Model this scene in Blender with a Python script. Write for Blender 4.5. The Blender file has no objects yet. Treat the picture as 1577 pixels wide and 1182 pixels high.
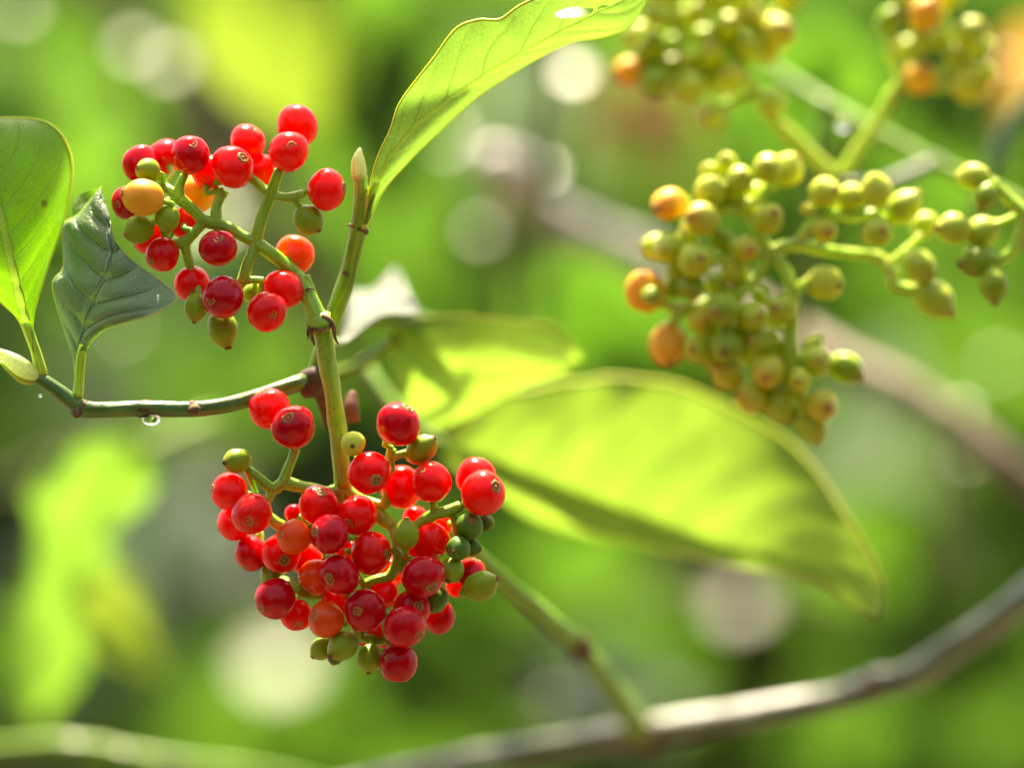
import bpy, math, random
import numpy as np
from mathutils import Vector, Matrix, noise
R = math.radians
rnd = random.Random(7)
sc = bpy.context.scene
COL = sc.collection

# ------------------------------------------------------------------ camera, sky, sun, exposure
PITCH = 8.0
F = 0.600            # focus distance, metres
PX = 0.000123        # metres per photograph pixel at the focus distance
PW, PH = 1577.0, 1182.0
CAM = Vector((0, 0, 1.5))
FWD = Vector((0, math.cos(R(PITCH)), math.sin(R(PITCH))))
UP = Vector((0, -math.sin(R(PITCH)), math.cos(R(PITCH))))
RT = Vector((1, 0, 0))
cd = bpy.data.cameras.new('camera')
cam = bpy.data.objects.new('camera', cd); COL.objects.link(cam)
cam.location = CAM
cam.rotation_euler = (R(90 + PITCH), 0, 0)
cd.sensor_width = 36
cd.lens = 36 * F / (PW * PX)
cd.clip_start = 0.02; cd.clip_end = 3000
cd.dof.use_dof = True
cd.dof.focus_distance = F - 0.003
cd.dof.aperture_fstop = cd.lens / 31.0
sc.camera = cam

SUN_EL, SUN_AZ = 73.0, -8.0          # behind the berries, high, a little to the left (azimuth from +Y towards +X)
SUN = Vector((math.cos(R(SUN_EL)) * math.sin(R(SUN_AZ)), math.cos(R(SUN_EL)) * math.cos(R(SUN_AZ)), math.sin(R(SUN_EL))))
w = bpy.data.worlds.new('World'); sc.world = w; w.use_nodes = True
nt = w.node_tree
bg = nt.nodes['Background']; bg.inputs['Strength'].default_value = 0.115
sky = nt.nodes.new('ShaderNodeTexSky'); sky.sky_type = 'NISHITA'; sky.sun_disc = False
sky.sun_elevation = R(SUN_EL); sky.sun_rotation = R(SUN_AZ)
sky.air_density = 1.0; sky.dust_density = 4.0; sky.ozone_density = 0.6
nt.links.new(sky.outputs[0], bg.inputs[0])
sl = bpy.data.lights.new('sun', 'SUN'); sl.energy = 5.0; sl.angle = R(0.5); sl.color = (1, 0.94, 0.82)
so = bpy.data.objects.new('sun', sl); COL.objects.link(so)
so.rotation_euler = SUN.to_track_quat('Z', 'Y').to_euler(); so.location = (0, 4, 8)
sc.view_settings.view_transform = 'Standard'; sc.view_settings.look = 'None'
sc.view_settings.exposure = 1.66; sc.view_settings.gamma = 1
sc.view_settings.use_white_balance = True; sc.view_settings.white_balance_temperature = 7900; sc.view_settings.white_balance_tint = 10
sc.cycles.max_bounces = 10; sc.cycles.diffuse_bounces = 5; sc.cycles.transmission_bounces = 8; sc.cycles.glossy_bounces = 4
sc.cycles.use_denoising = True
sc.cycles.sample_clamp_indirect = 6.0
sc.cycles.caustics_reflective = False; sc.cycles.caustics_refractive = False
sc.cycles.use_adaptive_sampling = False

# ------------------------------------------------------------------ helpers
def W(px, py, dz=0.0):
    """Photograph pixel at dz millimetres beyond the focus plane -> world point."""
    d = F + dz * 0.001
    s = PX * d / F
    return CAM + FWD * d + RT * ((px - PW / 2) * s) + UP * ((PH / 2 - py) * s)
def pxm(dz=0.0): return PX * (F + dz * 0.001) / F

def meta(o, label=None, cat=None, group=None, kind=None):
    if label: o['label'] = label
    if cat: o['category'] = cat
    if group: o['group'] = group
    if kind: o['kind'] = kind
    return o
def thing(name, label, cat, loc, group=None):
    o = bpy.data.objects.new(name, None); COL.objects.link(o); o.location = loc
    o.empty_display_size = 0.01
    return meta(o, label, cat, group)
def root_loc(parent):
    v = Vector((0, 0, 0))
    while parent is not None:
        v += parent.location; parent = parent.parent
    return v
def link_mesh(name, verts, faces, mats, parent=None, uvs=None, midx=None, smooth=True, label=None):
    off = root_loc(parent)
    me = bpy.data.meshes.new(name)
    me.from_pydata([tuple(Vector(v) - off) for v in verts], [], faces)
    for m in (mats if isinstance(mats, (list, tuple)) else [mats]): me.materials.append(m)
    if midx: me.polygons.foreach_set('material_index', midx)
    if uvs:
        l = me.uv_layers.new(name='UVMap')
        for p in me.polygons:
            for li, vi in zip(p.loop_indices, p.vertices): l.data[li].uv = uvs[vi]
    if smooth: me.polygons.foreach_set('use_smooth', [True] * len(me.polygons))
    me.update()
    o = bpy.data.objects.new(name, me); COL.objects.link(o)
    if parent is not None: o.parent = parent
    if label: o['label'] = label
    return o

def spline(pts, n):
    """Catmull-Rom through points (any dimension), n samples evenly spread over arc length."""
    P = np.array([tuple(p) for p in pts], float)
    if len(P) == 2: return [P[0] + (P[1] - P[0]) * t for t in np.linspace(0, 1, n)]
    P = np.vstack([2 * P[0] - P[1], P, 2 * P[-1] - P[-2]])
    out = []
    for i in range(1, len(P) - 2):
        p0, p1, p2, p3 = P[i - 1:i + 3]
        for t in np.linspace(0, 1, 14, endpoint=False):
            out.append(0.5 * (2 * p1 + (p2 - p0) * t + (2 * p0 - 5 * p1 + 4 * p2 - p3) * t ** 2 + (3 * p1 - p0 - 3 * p2 + p3) * t ** 3))
    out.append(P[-2]); out = np.array(out)
    k = min(3, out.shape[1])
    L = np.concatenate([[0], np.cumsum(np.linalg.norm(np.diff(out[:, :k], axis=0), axis=1))])
    T = np.linspace(0, L[-1], n)
    return [np.array([np.interp(t, L, out[:, j]) for j in range(out.shape[1])]) for t in T]

def tube_geo(pr, sides=9, rough=0.0, seed=0, cap=True):
    """pr: list of (Vector, radius) -> verts, faces, uvs"""
    n = len(pr); V = []; Fc = []; U = []
    t0 = (pr[1][0] - pr[0][0]).normalized()
    a = t0.orthogonal().normalized()
    ln = 0
    for i, (p, r) in enumerate(pr):
        t = (pr[min(i + 1, n - 1)][0] - pr[max(i - 1, 0)][0])
        t = t.normalized() if t.length > 1e-9 else t0
        a = (a - t * a.dot(t)); a = a.normalized() if a.length > 1e-6 else t.orthogonal().normalized()
        b = t.cross(a)
        if i: ln += (p - pr[i - 1][0]).length
        for k in range(sides):
            an = 2 * math.pi * k / sides
            rr = r
            if rough: rr *= 1 + rough * noise.noise(Vector((math.cos(an) * 1.3 + seed, math.sin(an) * 1.3, ln / max(r, 1e-6) * 0.35)))
            V.append(p + (a * math.cos(an) + b * math.sin(an)) * rr); U.append((k / sides, ln * 100))
    for i in range(n - 1):
        for k in range(sides):
            k2 = (k + 1) % sides
            Fc.append((i * sides + k, i * sides + k2, (i + 1) * sides + k2, (i + 1) * sides + k))
    if cap:
        Fc.append(tuple(range(sides - 1, -1, -1))); Fc.append(tuple((n - 1) * sides + k for k in range(sides)))
    return V, Fc, U
def tube(name, pts, mat, parent, n=24, sides=10, rough=0.12, label=None):
    """pts: (px, py, dz mm, radius px)"""
    S = spline(pts, n)
    pr = [(W(s[0], s[1], s[2]), max(s[3], .2) * pxm(s[2])) for s in S]
    v, f, u = tube_geo(pr, sides, rough, rnd.random() * 50)
    return link_mesh(name, v, f, mat, parent, u, label=label)

# ------------------------------------------------------------------ materials
def new_mat(name):
    m = bpy.data.materials.new(name); m.use_nodes = True
    n = m.node_tree; n.nodes.clear()
    return m, n, (lambda t, **k: _node(n, t, k)), n.links.new
def _node(n, t, k):
    x = n.nodes.new(t)
    for a, b in k.items():
        if hasattr(x, a): setattr(x, a, b)
    return x
def val(nd, sock, v): nd.inputs[sock].default_value = v; return nd
def math_n(N, L, op, a, b=None, clamp=False):
    m = N('ShaderNodeMath', operation=op); m.use_clamp = clamp
    for i, x in enumerate((a, b)):
        if x is None: continue
        if isinstance(x, (int, float)): m.inputs[i].default_value = x
        else: L(x, m.inputs[i])
    return m.outputs[0]
def c4(c): return (c[0], c[1], c[2], 1)

def berry_mat(name, c1, c2, scale=320.0, rad=(0.003, 0.0006, 0.0004), rough=0.09, sss=1.0, blush=None, ior=1.36):
    m, n, N, L = new_mat(name)
    out = N('ShaderNodeOutputMaterial'); p = N('ShaderNodeBsdfPrincipled'); L(p.outputs[0], out.inputs[0])
    tc = N('ShaderNodeTexCoord'); oi = N('ShaderNodeObjectInfo')
    add = N('ShaderNodeVectorMath', operation='ADD'); L(tc.outputs['Object'], add.inputs[0]); L(oi.outputs['Random'], add.inputs[1])
    nz = N('ShaderNodeTexNoise'); val(nz, 'Scale', 1.9); val(nz, 'Detail', 6.0); L(add.outputs[0], nz.inputs['Vector'])
    fine = N('ShaderNodeTexNoise'); val(fine, 'Scale', 16.0); val(fine, 'Detail', 3.0); L(add.outputs[0], fine.inputs['Vector'])
    rp = N('ShaderNodeMapRange'); L(nz.outputs[0], rp.inputs[0]); val(rp, 1, .3); val(rp, 2, .7)
    f = math_n(N, L, 'ADD', math_n(N, L, 'MULTIPLY', rp.outputs[0], .65), math_n(N, L, 'MULTIPLY', oi.outputs['Random'], .35), True)
    mx = N('ShaderNodeMix', data_type='RGBA'); L(f, mx.inputs[0]); mx.inputs[6].default_value = c4(c1); mx.inputs[7].default_value = c4(c2)
    col = mx.outputs[2]
    if blush:   # towards the calyx end of the fruit (its own colouring)
        sx = N('ShaderNodeSeparateXYZ'); L(tc.outputs['Object'], sx.inputs[0])
        r2 = N('ShaderNodeMapRange'); L(sx.outputs[2], r2.inputs[0]); val(r2, 1, .80); val(r2, 2, 1.16)
        m2 = N('ShaderNodeMix', data_type='RGBA'); L(math_n(N, L, 'MULTIPLY', r2.outputs[0], .75), m2.inputs[0]); L(col, m2.inputs[6]); m2.inputs[7].default_value = c4(blush); col = m2.outputs[2]
    # small pale lenticels
    vo = N('ShaderNodeTexVoronoi'); val(vo, 'Scale', 7.0); L(add.outputs[0], vo.inputs['Vector'])
    sp = N('ShaderNodeMapRange'); L(vo.outputs['Distance'], sp.inputs[0]); val(sp, 1, .10); val(sp, 2, .04)
    m3 = N('ShaderNodeMix', data_type='RGBA'); L(math_n(N, L, 'MULTIPLY', sp.outputs[0], .7), m3.inputs[0]); L(col, m3.inputs[6])
    m3.inputs[7].default_value = c4([min(1, x * 1.2 + .09) for x in c2]); col = m3.outputs[2]
    L(col, p.inputs['Base Color'])
    val(p, 'Subsurface Weight', sss); p.inputs['Subsurface Radius'].default_value = (1, rad[1] / rad[0], rad[2] / rad[0]); val(p, 'Subsurface Scale', rad[0]); p.subsurface_method = 'RANDOM_WALK'
    rr = N('ShaderNodeMapRange'); L(fine.outputs[0], rr.inputs[0]); val(rr, 3, rough * .7); val(rr, 4, rough * 1.6); L(rr.outputs[0], p.inputs['Roughness'])
    val(p, 'IOR', ior); val(p, 'Coat Weight', .0); val(p, 'Coat Roughness', .12)
    bp = N('ShaderNodeBump'); val(bp, 'Strength', .12); val(bp, 'Distance', .0004); L(fine.outputs[0], bp.inputs['Height']); L(bp.outputs[0], p.inputs['Normal'])
    return m
def plain_mat(name, c1, c2, scale=300.0, rough=0.5, sss=0.0, rad=0.001, bump=.3, stretch=None, spot=None, coat=0.0, coat_ior=1.5, ridge=0.0):
    m, n, N, L = new_mat(name)
    out = N('ShaderNodeOutputMaterial'); p = N('ShaderNodeBsdfPrincipled'); L(p.outputs[0], out.inputs[0])
    tc = N('ShaderNodeTexCoord')
    src = tc.outputs['Object']
    nz = N('ShaderNodeTexNoise'); val(nz, 'Scale', scale); val(nz, 'Detail', 5.0); L(src, nz.inputs['Vector'])
    rp = N('ShaderNodeMapRange'); L(nz.outputs[0], rp.inputs[0]); val(rp, 1, .3); val(rp, 2, .7)
    mx = N('ShaderNodeMix', data_type='RGBA'); L(rp.outputs[0], mx.inputs[0]); mx.inputs[6].default_value = c4(c1); mx.inputs[7].default_value = c4(c2)
    col = mx.outputs[2]
    if spot:
        vo = N('ShaderNodeTexVoronoi'); val(vo, 'Scale', scale * 1.7); L(src, vo.inputs['Vector'])
        sp = N('ShaderNodeMapRange'); L(vo.outputs['Distance'], sp.inputs[0]); val(sp, 1, .22); val(sp, 2, .10)
        m3 = N('ShaderNodeMix', data_type='RGBA'); L(math_n(N, L, 'MULTIPLY', sp.outputs[0], .7), m3.inputs[0]); L(col, m3.inputs[6]); m3.inputs[7].default_value = c4(spot); col = m3.outputs[2]
    hgt = nz.outputs[0]
    if ridge:   # fine lengthwise ribs and streaks
        uv = N('ShaderNodeUVMap'); mp = N('ShaderNodeMapping'); L(uv.outputs[0], mp.inputs[0]); mp.inputs['Scale'].default_value = (13, 1.1, 1)
        rn = N('ShaderNodeTexNoise'); val(rn, 'Scale', 1.0); val(rn, 'Detail', 4.0); L(mp.outputs[0], rn.inputs['Vector'])
        rg = N('ShaderNodeMapRange'); L(rn.outputs[0], rg.inputs[0]); val(rg, 1, .35); val(rg, 2, .65); val(rg, 3, 1 - ridge * .4); val(rg, 4, 1 + ridge * .25)
        vs = N('ShaderNodeVectorMath', operation='SCALE'); L(col, vs.inputs[0]); L(rg.outputs[0], vs.inputs['Scale']); col = vs.outputs[0]
        hgt = math_n(N, L, 'ADD', hgt, math_n(N, L, 'MULTIPLY', rn.outputs[0], 1.6))
    L(col, p.inputs['Base Color']); val(p, 'Roughness', rough)
    if sss:
        val(p, 'Subsurface Weight', sss); p.inputs['Subsurface Radius'].default_value = (.55, 1, .12); val(p, 'Subsurface Scale', rad)
    if coat: val(p, 'Coat Weight', coat); val(p, 'Coat Roughness', .2); val(p, 'Coat IOR', coat_ior)
    bp = N('ShaderNodeBump'); val(bp, 'Strength', bump); val(bp, 'Distance', .15 / scale); L(hgt, bp.inputs['Height']); L(bp.outputs[0], p.inputs['Normal'])
    return m
def leaf_mat(name, refl, trans, vein=None, tw=0.5, rough=0.35, nveins=9, relief=.5, spec=.5, blotch=.5, fine=500.0):
    """Leaf: waxy reflecting upper layer over a translucent blade; veins from the leaf's own UV map."""
    m, n, N, L = new_mat(name)
    out = N('ShaderNodeOutputMaterial'); p = N('ShaderNodeBsdfPrincipled'); tr = N('ShaderNodeBsdfTranslucent'); ms = N('ShaderNodeMixShader')
    uv = N('ShaderNodeUVMap'); sx = N('ShaderNodeSeparateXYZ'); L(uv.outputs[0], sx.inputs[0])
    tc = N('ShaderNodeTexCoord'); oi = N('ShaderNodeObjectInfo')
    nz = N('ShaderNodeTexNoise'); val(nz, 'Scale', fine * .12); val(nz, 'Detail', 6.0); L(tc.outputs['Object'], nz.inputs['Vector'])
    nf = N('ShaderNodeTexVoronoi'); val(nf, 'Scale', fine * 2.2); nf.feature = 'DISTANCE_TO_EDGE'; L(tc.outputs['Object'], nf.inputs['Vector'])
    a = math_n(N, L, 'MULTIPLY', math_n(N, L, 'ABSOLUTE', math_n(N, L, 'SUBTRACT', sx.outputs[0], .5)), 2.0)
    wob = math_n(N, L, 'MULTIPLY', math_n(N, L, 'SUBTRACT', nz.outputs[0], .5), .05)
    arc = math_n(N, L, 'MULTIPLY', math_n(N, L, 'POWER', a, 1.35), .17)
    s = math_n(N, L, 'ADD', math_n(N, L, 'SUBTRACT', sx.outputs[1], arc), wob)
    t = math_n(N, L, 'ABSOLUTE', math_n(N, L, 'SUBTRACT', math_n(N, L, 'FRACT', math_n(N, L, 'MULTIPLY', s, float(nveins))), .5))
    lv = N('ShaderNodeMapRange', interpolation_type='SMOOTHSTEP'); L(t, lv.inputs[0]); val(lv, 1, .075); val(lv, 2, .0)
    mv = N('ShaderNodeMapRange', interpolation_type='SMOOTHSTEP'); L(a, mv.inputs[0]); val(mv, 1, .075); val(mv, 2, .02)
    fade = math_n(N, L, 'SUBTRACT', 1.0, math_n(N, L, 'POWER', a, 3.0))
    vm = math_n(N, L, 'MAXIMUM', math_n(N, L, 'MULTIPLY', math_n(N, L, 'MULTIPLY', lv.outputs[0], fade), .8), mv.outputs[0], True)
    ret = N('ShaderNodeMapRange'); L(nf.outputs[0], ret.inputs[0]); val(ret, 1, .0); val(ret, 2, .12)
    vein = vein or [min(.8, x * 1.7 + .03) for x in refl]
    blo = N('ShaderNodeMapRange'); L(nz.outputs[0], blo.inputs[0]); val(blo, 1, .3); val(blo, 2, .7); val(blo, 3, 1 - blotch * .5); val(blo, 4, 1 + blotch * .35)
    rand = N('ShaderNodeMapRange'); L(oi.outputs['Random'], rand.inputs[0]); val(rand, 3, .82); val(rand, 4, 1.15)
    br = math_n(N, L, 'MULTIPLY', blo.outputs[0], rand.outputs[0])
    def shade(c, cv, retw):
        mx = N('ShaderNodeMix', data_type='RGBA'); L(vm, mx.inputs[0]); mx.inputs[6].default_value = c4(c); mx.inputs[7].default_value = c4(cv)
        k = math_n(N, L, 'MULTIPLY', br, math_n(N, L, 'ADD', 1 - retw, math_n(N, L, 'MULTIPLY', ret.outputs[0], retw)))
        vmul = N('ShaderNodeVectorMath', operation='SCALE'); L(mx.outputs[2], vmul.inputs[0]); L(k, vmul.inputs['Scale'])
        return vmul.outputs[0]
    vs = N('ShaderNodeTexVoronoi'); val(vs, 'Scale', fine * .21); L(tc.outputs['Object'], vs.inputs['Vector'])
    sep = N('ShaderNodeSeparateColor'); L(vs.outputs['Color'], sep.inputs[0])
    rad = math_n(N, L, 'MULTIPLY', math_n(N, L, 'POWER', sep.outputs[0], 3.0), .16)
    fl = N('ShaderNodeMapRange', interpolation_type='SMOOTHSTEP'); L(math_n(N, L, 'SUBTRACT', math_n(N, L, 'ADD', vs.outputs['Distance'], math_n(N, L, 'MULTIPLY', wob, 1.2)), rad), fl.inputs[0]); val(fl, 1, .03); val(fl, 2, -.03)
    def flecked(c):
        mx = N('ShaderNodeMix', data_type='RGBA'); L(math_n(N, L, 'MULTIPLY', fl.outputs[0], .75), mx.inputs[0]); L(c, mx.inputs[6]); mx.inputs[7].default_value = (.15, .085, .02, 1); return mx.outputs[2]
    L(flecked(shade(refl, vein, .12)), p.inputs['Base Color'])
    L(flecked(shade(trans, [x * .6 for x in trans], .2)), tr.inputs['Color'])
    val(p, 'Roughness', rough); val(p, 'Specular IOR Level', spec)
    hgt = math_n(N, L, 'ADD', math_n(N, L, 'MULTIPLY', vm, -1.0), math_n(N, L, 'MULTIPLY', ret.outputs[0], .12))
    bp = N('ShaderNodeBump'); val(bp, 'Strength', relief); val(bp, 'Distance', .0006); L(hgt, bp.inputs['Height']); L(bp.outputs[0], p.inputs['Normal'])
    val(ms, 'Fac', tw); L(p.outputs[0], ms.inputs[1]); L(tr.outputs[0], ms.inputs[2]); L(ms.outputs[0], out.inputs[0])
    return m

M = {}
M['r'] = berry_mat('berry_red', (.80, .002, .008), (.90, .022, .012), rad=(.007, .0004, .0003))
M['d'] = berry_mat('berry_crimson', (.42, .001, .010), (.74, .003, .012), rad=(.005, .0003, .0003))
M['q'] = berry_mat('berry_orange_red', (.90, .05, .010), (.90, .15, .015), rad=(.006, .0016, .0004))
M['o'] = berry_mat('berry_orange', (.86, .40, .015), (.88, .50, .03), rad=(.0024, .0022, .0003), rough=.45, ior=1.5)
M['g'] = berry_mat('berry_green', (.26, .38, .014), (.38, .48, .025), rad=(.0014, .0020, .0002), rough=.34, blush=(.34, .34, .03), ior=1.38)
M['k'] = berry_mat('berry_dark_green', (.08, .19, .014), (.15, .27, .02), rad=(.001, .0014, .0002), rough=.42)
M['y'] = berry_mat('berry_yellow_green', (.56, .62, .04), (.66, .68, .06), rad=(.0018, .0022, .0003), rough=.54, ior=1.55)
M['u'] = berry_mat('berry_olive', (.46, .55, .02), (.56, .63, .04), rad=(.0016, .0020, .0002), rough=.42, blush=(.54, .54, .04), ior=1.55)
M['w'] = berry_mat('berry_turning', (.58, .59, .03), (.64, .57, .04), rad=(.0018, .0018, .0003), rough=.42, blush=(.62, .32, .03), ior=1.55)
M['scar'] = plain_mat('calyx_scar_tan', (.66, .30, .05), (.42, .15, .03), 900, .6)
M['scar_dark'] = plain_mat('calyx_scar_dark', (.10, .045, .015), (.30, .13, .04), 900, .7)
M['stalk'] = plain_mat('stalk_green', (.30, .56, .03), (.44, .66, .06), 420, .42, .8, .0012, .5, spot=(.24, .20, .05), ridge=.5)
M['stalk_y'] = plain_mat('stalk_yellow_green', (.52, .64, .05), (.64, .72, .10), 420, .42, 1, .0018, .4, ridge=.5)
M['shoot'] = plain_mat('shoot_green', (.18, .40, .02), (.30, .51, .04), 300, .42, .6, .001, .5, spot=(.22, .19, .06), ridge=.7)
M['twig'] = plain_mat('twig_green', (.07, .19, .015), (.15, .28, .03), 260, .34, .3, .0008, .4, spot=(.14, .14, .05), coat=.3, ridge=.7)
M['node'] = plain_mat('node_brown', (.07, .04, .015), (.24, .14, .05), 900, .75, bump=1)
M['dead'] = plain_mat('node_dark', (.035, .018, .014), (.10, .04, .025), 500, .7, bump=.8)
M['midrib_dark'] = leaf_mat('midrib_blue_green', (.10, .18, .09), (.14, .26, .08), vein=(.11, .19, .10), tw=.2, rough=.4, relief=0, blotch=.2)
M['margin_lime'] = plain_mat('leaf_margin_lime', (.62, .70, .05), (.72, .76, .10), 300, .5, .6, .002, .1)
M['bud'] = leaf_mat('bud_pale', (.74, .82, .42), (.86, .95, .5), vein=(.74, .82, .42), tw=.5, rough=.35, relief=.1, blotch=.2)
M['budred'] = plain_mat('bud_red_brown', (.12, .035, .015), (.24, .07, .03), 400, .6, .3, .001, .3)
M['bark'] = plain_mat('bark_brown_green', (.055, .085, .022), (.135, .17, .055), 160, .42, bump=.4, spot=(.34, .31, .2), coat=.7, coat_ior=2.2, ridge=.7)
M['sun_highlight'] = plain_mat('highlight_pale', (.64, .65, .58), (.80, .80, .74), 260, .45, bump=.6, coat=.4)  # near-white colour stands in for the sun highlight on the branch
M['bark_pale'] = plain_mat('bark_pale', (.46, .41, .36), (.62, .57, .50), 120, .5, bump=.5, coat=.5)
M['bark_brown'] = plain_mat('bark_brown', (.12, .08, .045), (.24, .17, .10), 120, .6, bump=.6)
M['earth'] = plain_mat('earth', (.06, .045, .03), (.13, .10, .06), 6, .9, bump=.6)
M['leaf_young'] = leaf_mat('leaf_young', (.08, .18, .012), (.25, .62, .02), tw=.58, nveins=10)
M['leaf_lime_near'] = leaf_mat('leaf_lime_near', (.10, .19, .015), (.34, .58, .06), tw=.58, nveins=9, fine=300, relief=.7)
M['leaf_upper'] = leaf_mat('leaf_fresh', (.12, .21, .035), (.28, .54, .06), tw=.56, nveins=9, rough=.45, spec=.35)
M['leaf_dark'] = leaf_mat('leaf_blue_green', (.15, .25, .09), (.10, .24, .03), vein=(.34, .44, .22), tw=.14, rough=.48, nveins=8, relief=.9, spec=.8)
M['margin'] = plain_mat('leaf_margin', (.42, .50, .12), (.55, .60, .2), 300, .35, .9, .001, .1)
M['midrib'] = leaf_mat('midrib_green', (.30, .46, .05), (.50, .85, .08), vein=(.32, .48, .06), tw=.5, rough=.45, relief=0, blotch=.2)
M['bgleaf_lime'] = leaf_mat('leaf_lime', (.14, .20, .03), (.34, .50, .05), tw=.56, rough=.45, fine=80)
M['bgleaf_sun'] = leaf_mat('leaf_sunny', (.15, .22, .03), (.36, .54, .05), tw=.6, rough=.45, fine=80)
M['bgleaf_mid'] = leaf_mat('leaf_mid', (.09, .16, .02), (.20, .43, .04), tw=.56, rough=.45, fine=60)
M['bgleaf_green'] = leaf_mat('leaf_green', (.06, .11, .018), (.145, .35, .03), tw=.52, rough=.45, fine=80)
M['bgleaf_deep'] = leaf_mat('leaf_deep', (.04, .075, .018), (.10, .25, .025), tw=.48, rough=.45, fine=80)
M['blocker_foliage'] = leaf_mat('leaf_blocker', (.022, .04, .012), (.05, .10, .012), tw=.4, rough=.5, fine=40)  # kept dark to cut the sky reflected in the berries
M['bgleaf_emerald'] = leaf_mat('leaf_emerald', (.05, .13, .02), (.14, .36, .025), tw=.54, rough=.45, fine=80)
M['bgleaf_grey'] = leaf_mat('leaf_glaucous', (.16, .23, .15), (.30, .46, .22), tw=.35, rough=.45, fine=80)
M['bgleaf_dull'] = leaf_mat('leaf_waxy_dull', (.22, .22, .14), (.3, .36, .18), tw=.3, rough=.46, fine=80, relief=.05)
M['leaf_silver'] = leaf_mat('leaf_silver', (.13, .17, .11), (.3, .4, .2), tw=.3, rough=.5, fine=200)
M['bgleaf_pale'] = leaf_mat('leaf_waxy_pale', (.30, .28, .20), (.4, .42, .26), tw=.3, rough=.34, fine=80, relief=.05)
M['bgleaf_brown'] = leaf_mat('leaf_dry_brown', (.20, .11, .055), (.30, .17, .07), tw=.35, rough=.55, fine=80)
M['bgleaf_orange'] = leaf_mat('leaf_turning_orange', (.42, .20, .05), (.62, .33, .06), tw=.45, rough=.5, fine=80)

def water_mat():
    m, n, N, L = new_mat('water'); out = N('ShaderNodeOutputMaterial'); p = N('ShaderNodeBsdfPrincipled'); L(p.outputs[0], out.inputs[0])
    val(p, 'Transmission Weight', 1.0); val(p, 'IOR', 1.33); val(p, 'Roughness', .02); val(p, 'Base Color', (1, 1, 1, 1)); return m
M['water'] = water_mat()

# ------------------------------------------------------------------ the setting
def ground():
    n = 40; V = []; Fc = []; S = 900.0
    for i in range(n + 1):
        for j in range(n + 1):
            x = math.copysign(abs(2 * i / n - 1) ** 3, 2 * i / n - 1) * S; y = math.copysign(abs(2 * j / n - 1) ** 3, 2 * j / n - 1) * S
            V.append((x, y, .12 * noise.noise(Vector((x * .3, y * .3, 0)))))
    for i in range(n):
        for j in range(n):
            a = i * (n + 1) + j; Fc.append((a, a + n + 1, a + n + 2, a + 1))
    meta(link_mesh('ground', V, Fc, M['earth']), 'bare brown earth under the shrubs', None, None, 'structure')
ground()

# ------------------------------------------------------------------ leaves
def loft_leaf(mid, L, Rr, mat, parent, name='leaf', nv=44, nu=6, bulge=0.06, und=0.6, seed=0, margin='margin', mpx=1.2, rib=None, ribpx=(4, 1), relief=0.0, nveins=9, hole=None, label=None):
    """A real leaf blade between three 3-D lines (px, py, dz mm): midrib, left margin, right margin. The midrib is a raised strip of its own."""
    m = spline(mid, nv); l = spline(L, nv); r = spline(Rr, nv)
    V = []; U = []; Fc = []; mi = []; RV = []; RU = []; RF = []
    for i in range(nv):
        pm, pl, pr_ = W(*m[i]), W(*l[i]), W(*r[i])
        tg = W(*m[min(i + 1, nv - 1)]) - W(*m[max(i - 1, 0)])
        rw = (ribpx[0] + (ribpx[1] - ribpx[0]) * i / (nv - 1)) * pxm(m[i][2]) if rib else 0
        def at(u):
            e = pl if u < 0 else pr_
            c = e - pm
            nn = tg.cross(c); nn = nn.normalized() if nn.length > 1e-12 else Vector((0, 0, 0))
            if nn.dot(FWD) > 0: nn = -nn
            a = abs(u); a0 = min(.6, rw / c.length) if c.length > 1e-9 else 0
            a = a0 + (1 - a0) * a if u else 0
            q = pm + c * a
            h = bulge * c.length * 4 * a * (1 - a)
            wave = und * .001 * a * noise.noise(Vector((q.x * 70 + seed, q.z * 70, q.y * 40)))
            vn = 0
            if relief:
                s_ = (i / (nv - 1) - .17 * a ** 1.35) * nveins
                d = abs(s_ - math.floor(s_) - .5)
                vn = relief * .001 * (1 - math.exp(-(d / .16) ** 2)) * (1 - a ** 4) * min(1, c.length / .003)
            return q + nn * (h + wave + vn), (.5 + (a if u > 0 else -a) / 2, i / (nv - 1)), nn
        row = [k / nu for k in range(-nu, 0)] + ([-1e-6, 1e-6] if rib else [0]) + [k / nu for k in range(1, nu + 1)]
        for u in row:
            q, uv, _ = at(u); V.append(q); U.append(uv)
        if rib:
            a_, b_ = V[-nu - 2], V[-nu - 1]; n1 = at(.5)[2]
            for f_, h_ in ((0, -.12), (.2, .5), (.5, .85), (.8, .5), (1, -.12)):
                RV.append(a_.lerp(b_, f_) + n1 * rw * h_); RU.append((.5, i / (nv - 1)))
    w_ = 2 * nu + (2 if rib else 1)
    for i in range(nv - 1):
        for k in range(w_ - 1):
            if rib and k == nu: continue
            if hole and hole(i / (nv - 1), (k + .5 - (rib and k > nu or 0)) / nu - 1): continue
            Fc.append((i * w_ + k, i * w_ + k + 1, (i + 1) * w_ + k + 1, (i + 1) * w_ + k)); mi.append(0)
        if rib:
            for k in range(4): RF.append((i * 5 + k, i * 5 + k + 1, (i + 1) * 5 + k + 1, (i + 1) * 5 + k))
    mats = [M[mat] if isinstance(mat, str) else mat]
    if margin:
        mats.append(M[margin])
        for k in (0, w_ - 1):
            pr2 = [(V[i * w_ + k], mpx * pxm() * (.6 + .4 * math.sin(math.pi * i / (nv - 1)))) for i in range(nv)]
            v2, f2, u2 = tube_geo(pr2, 5, 0, 0, True)
            o = len(V); V += v2; U += u2; Fc += [tuple(x + o for x in f) for f in f2]; mi += [1] * len(f2)
    lf = link_mesh(name, V, Fc, mats, parent, U, mi, label=label)
    if rib: link_mesh('midrib', RV, RF, M[rib], lf, RU)
    return lf

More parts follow.
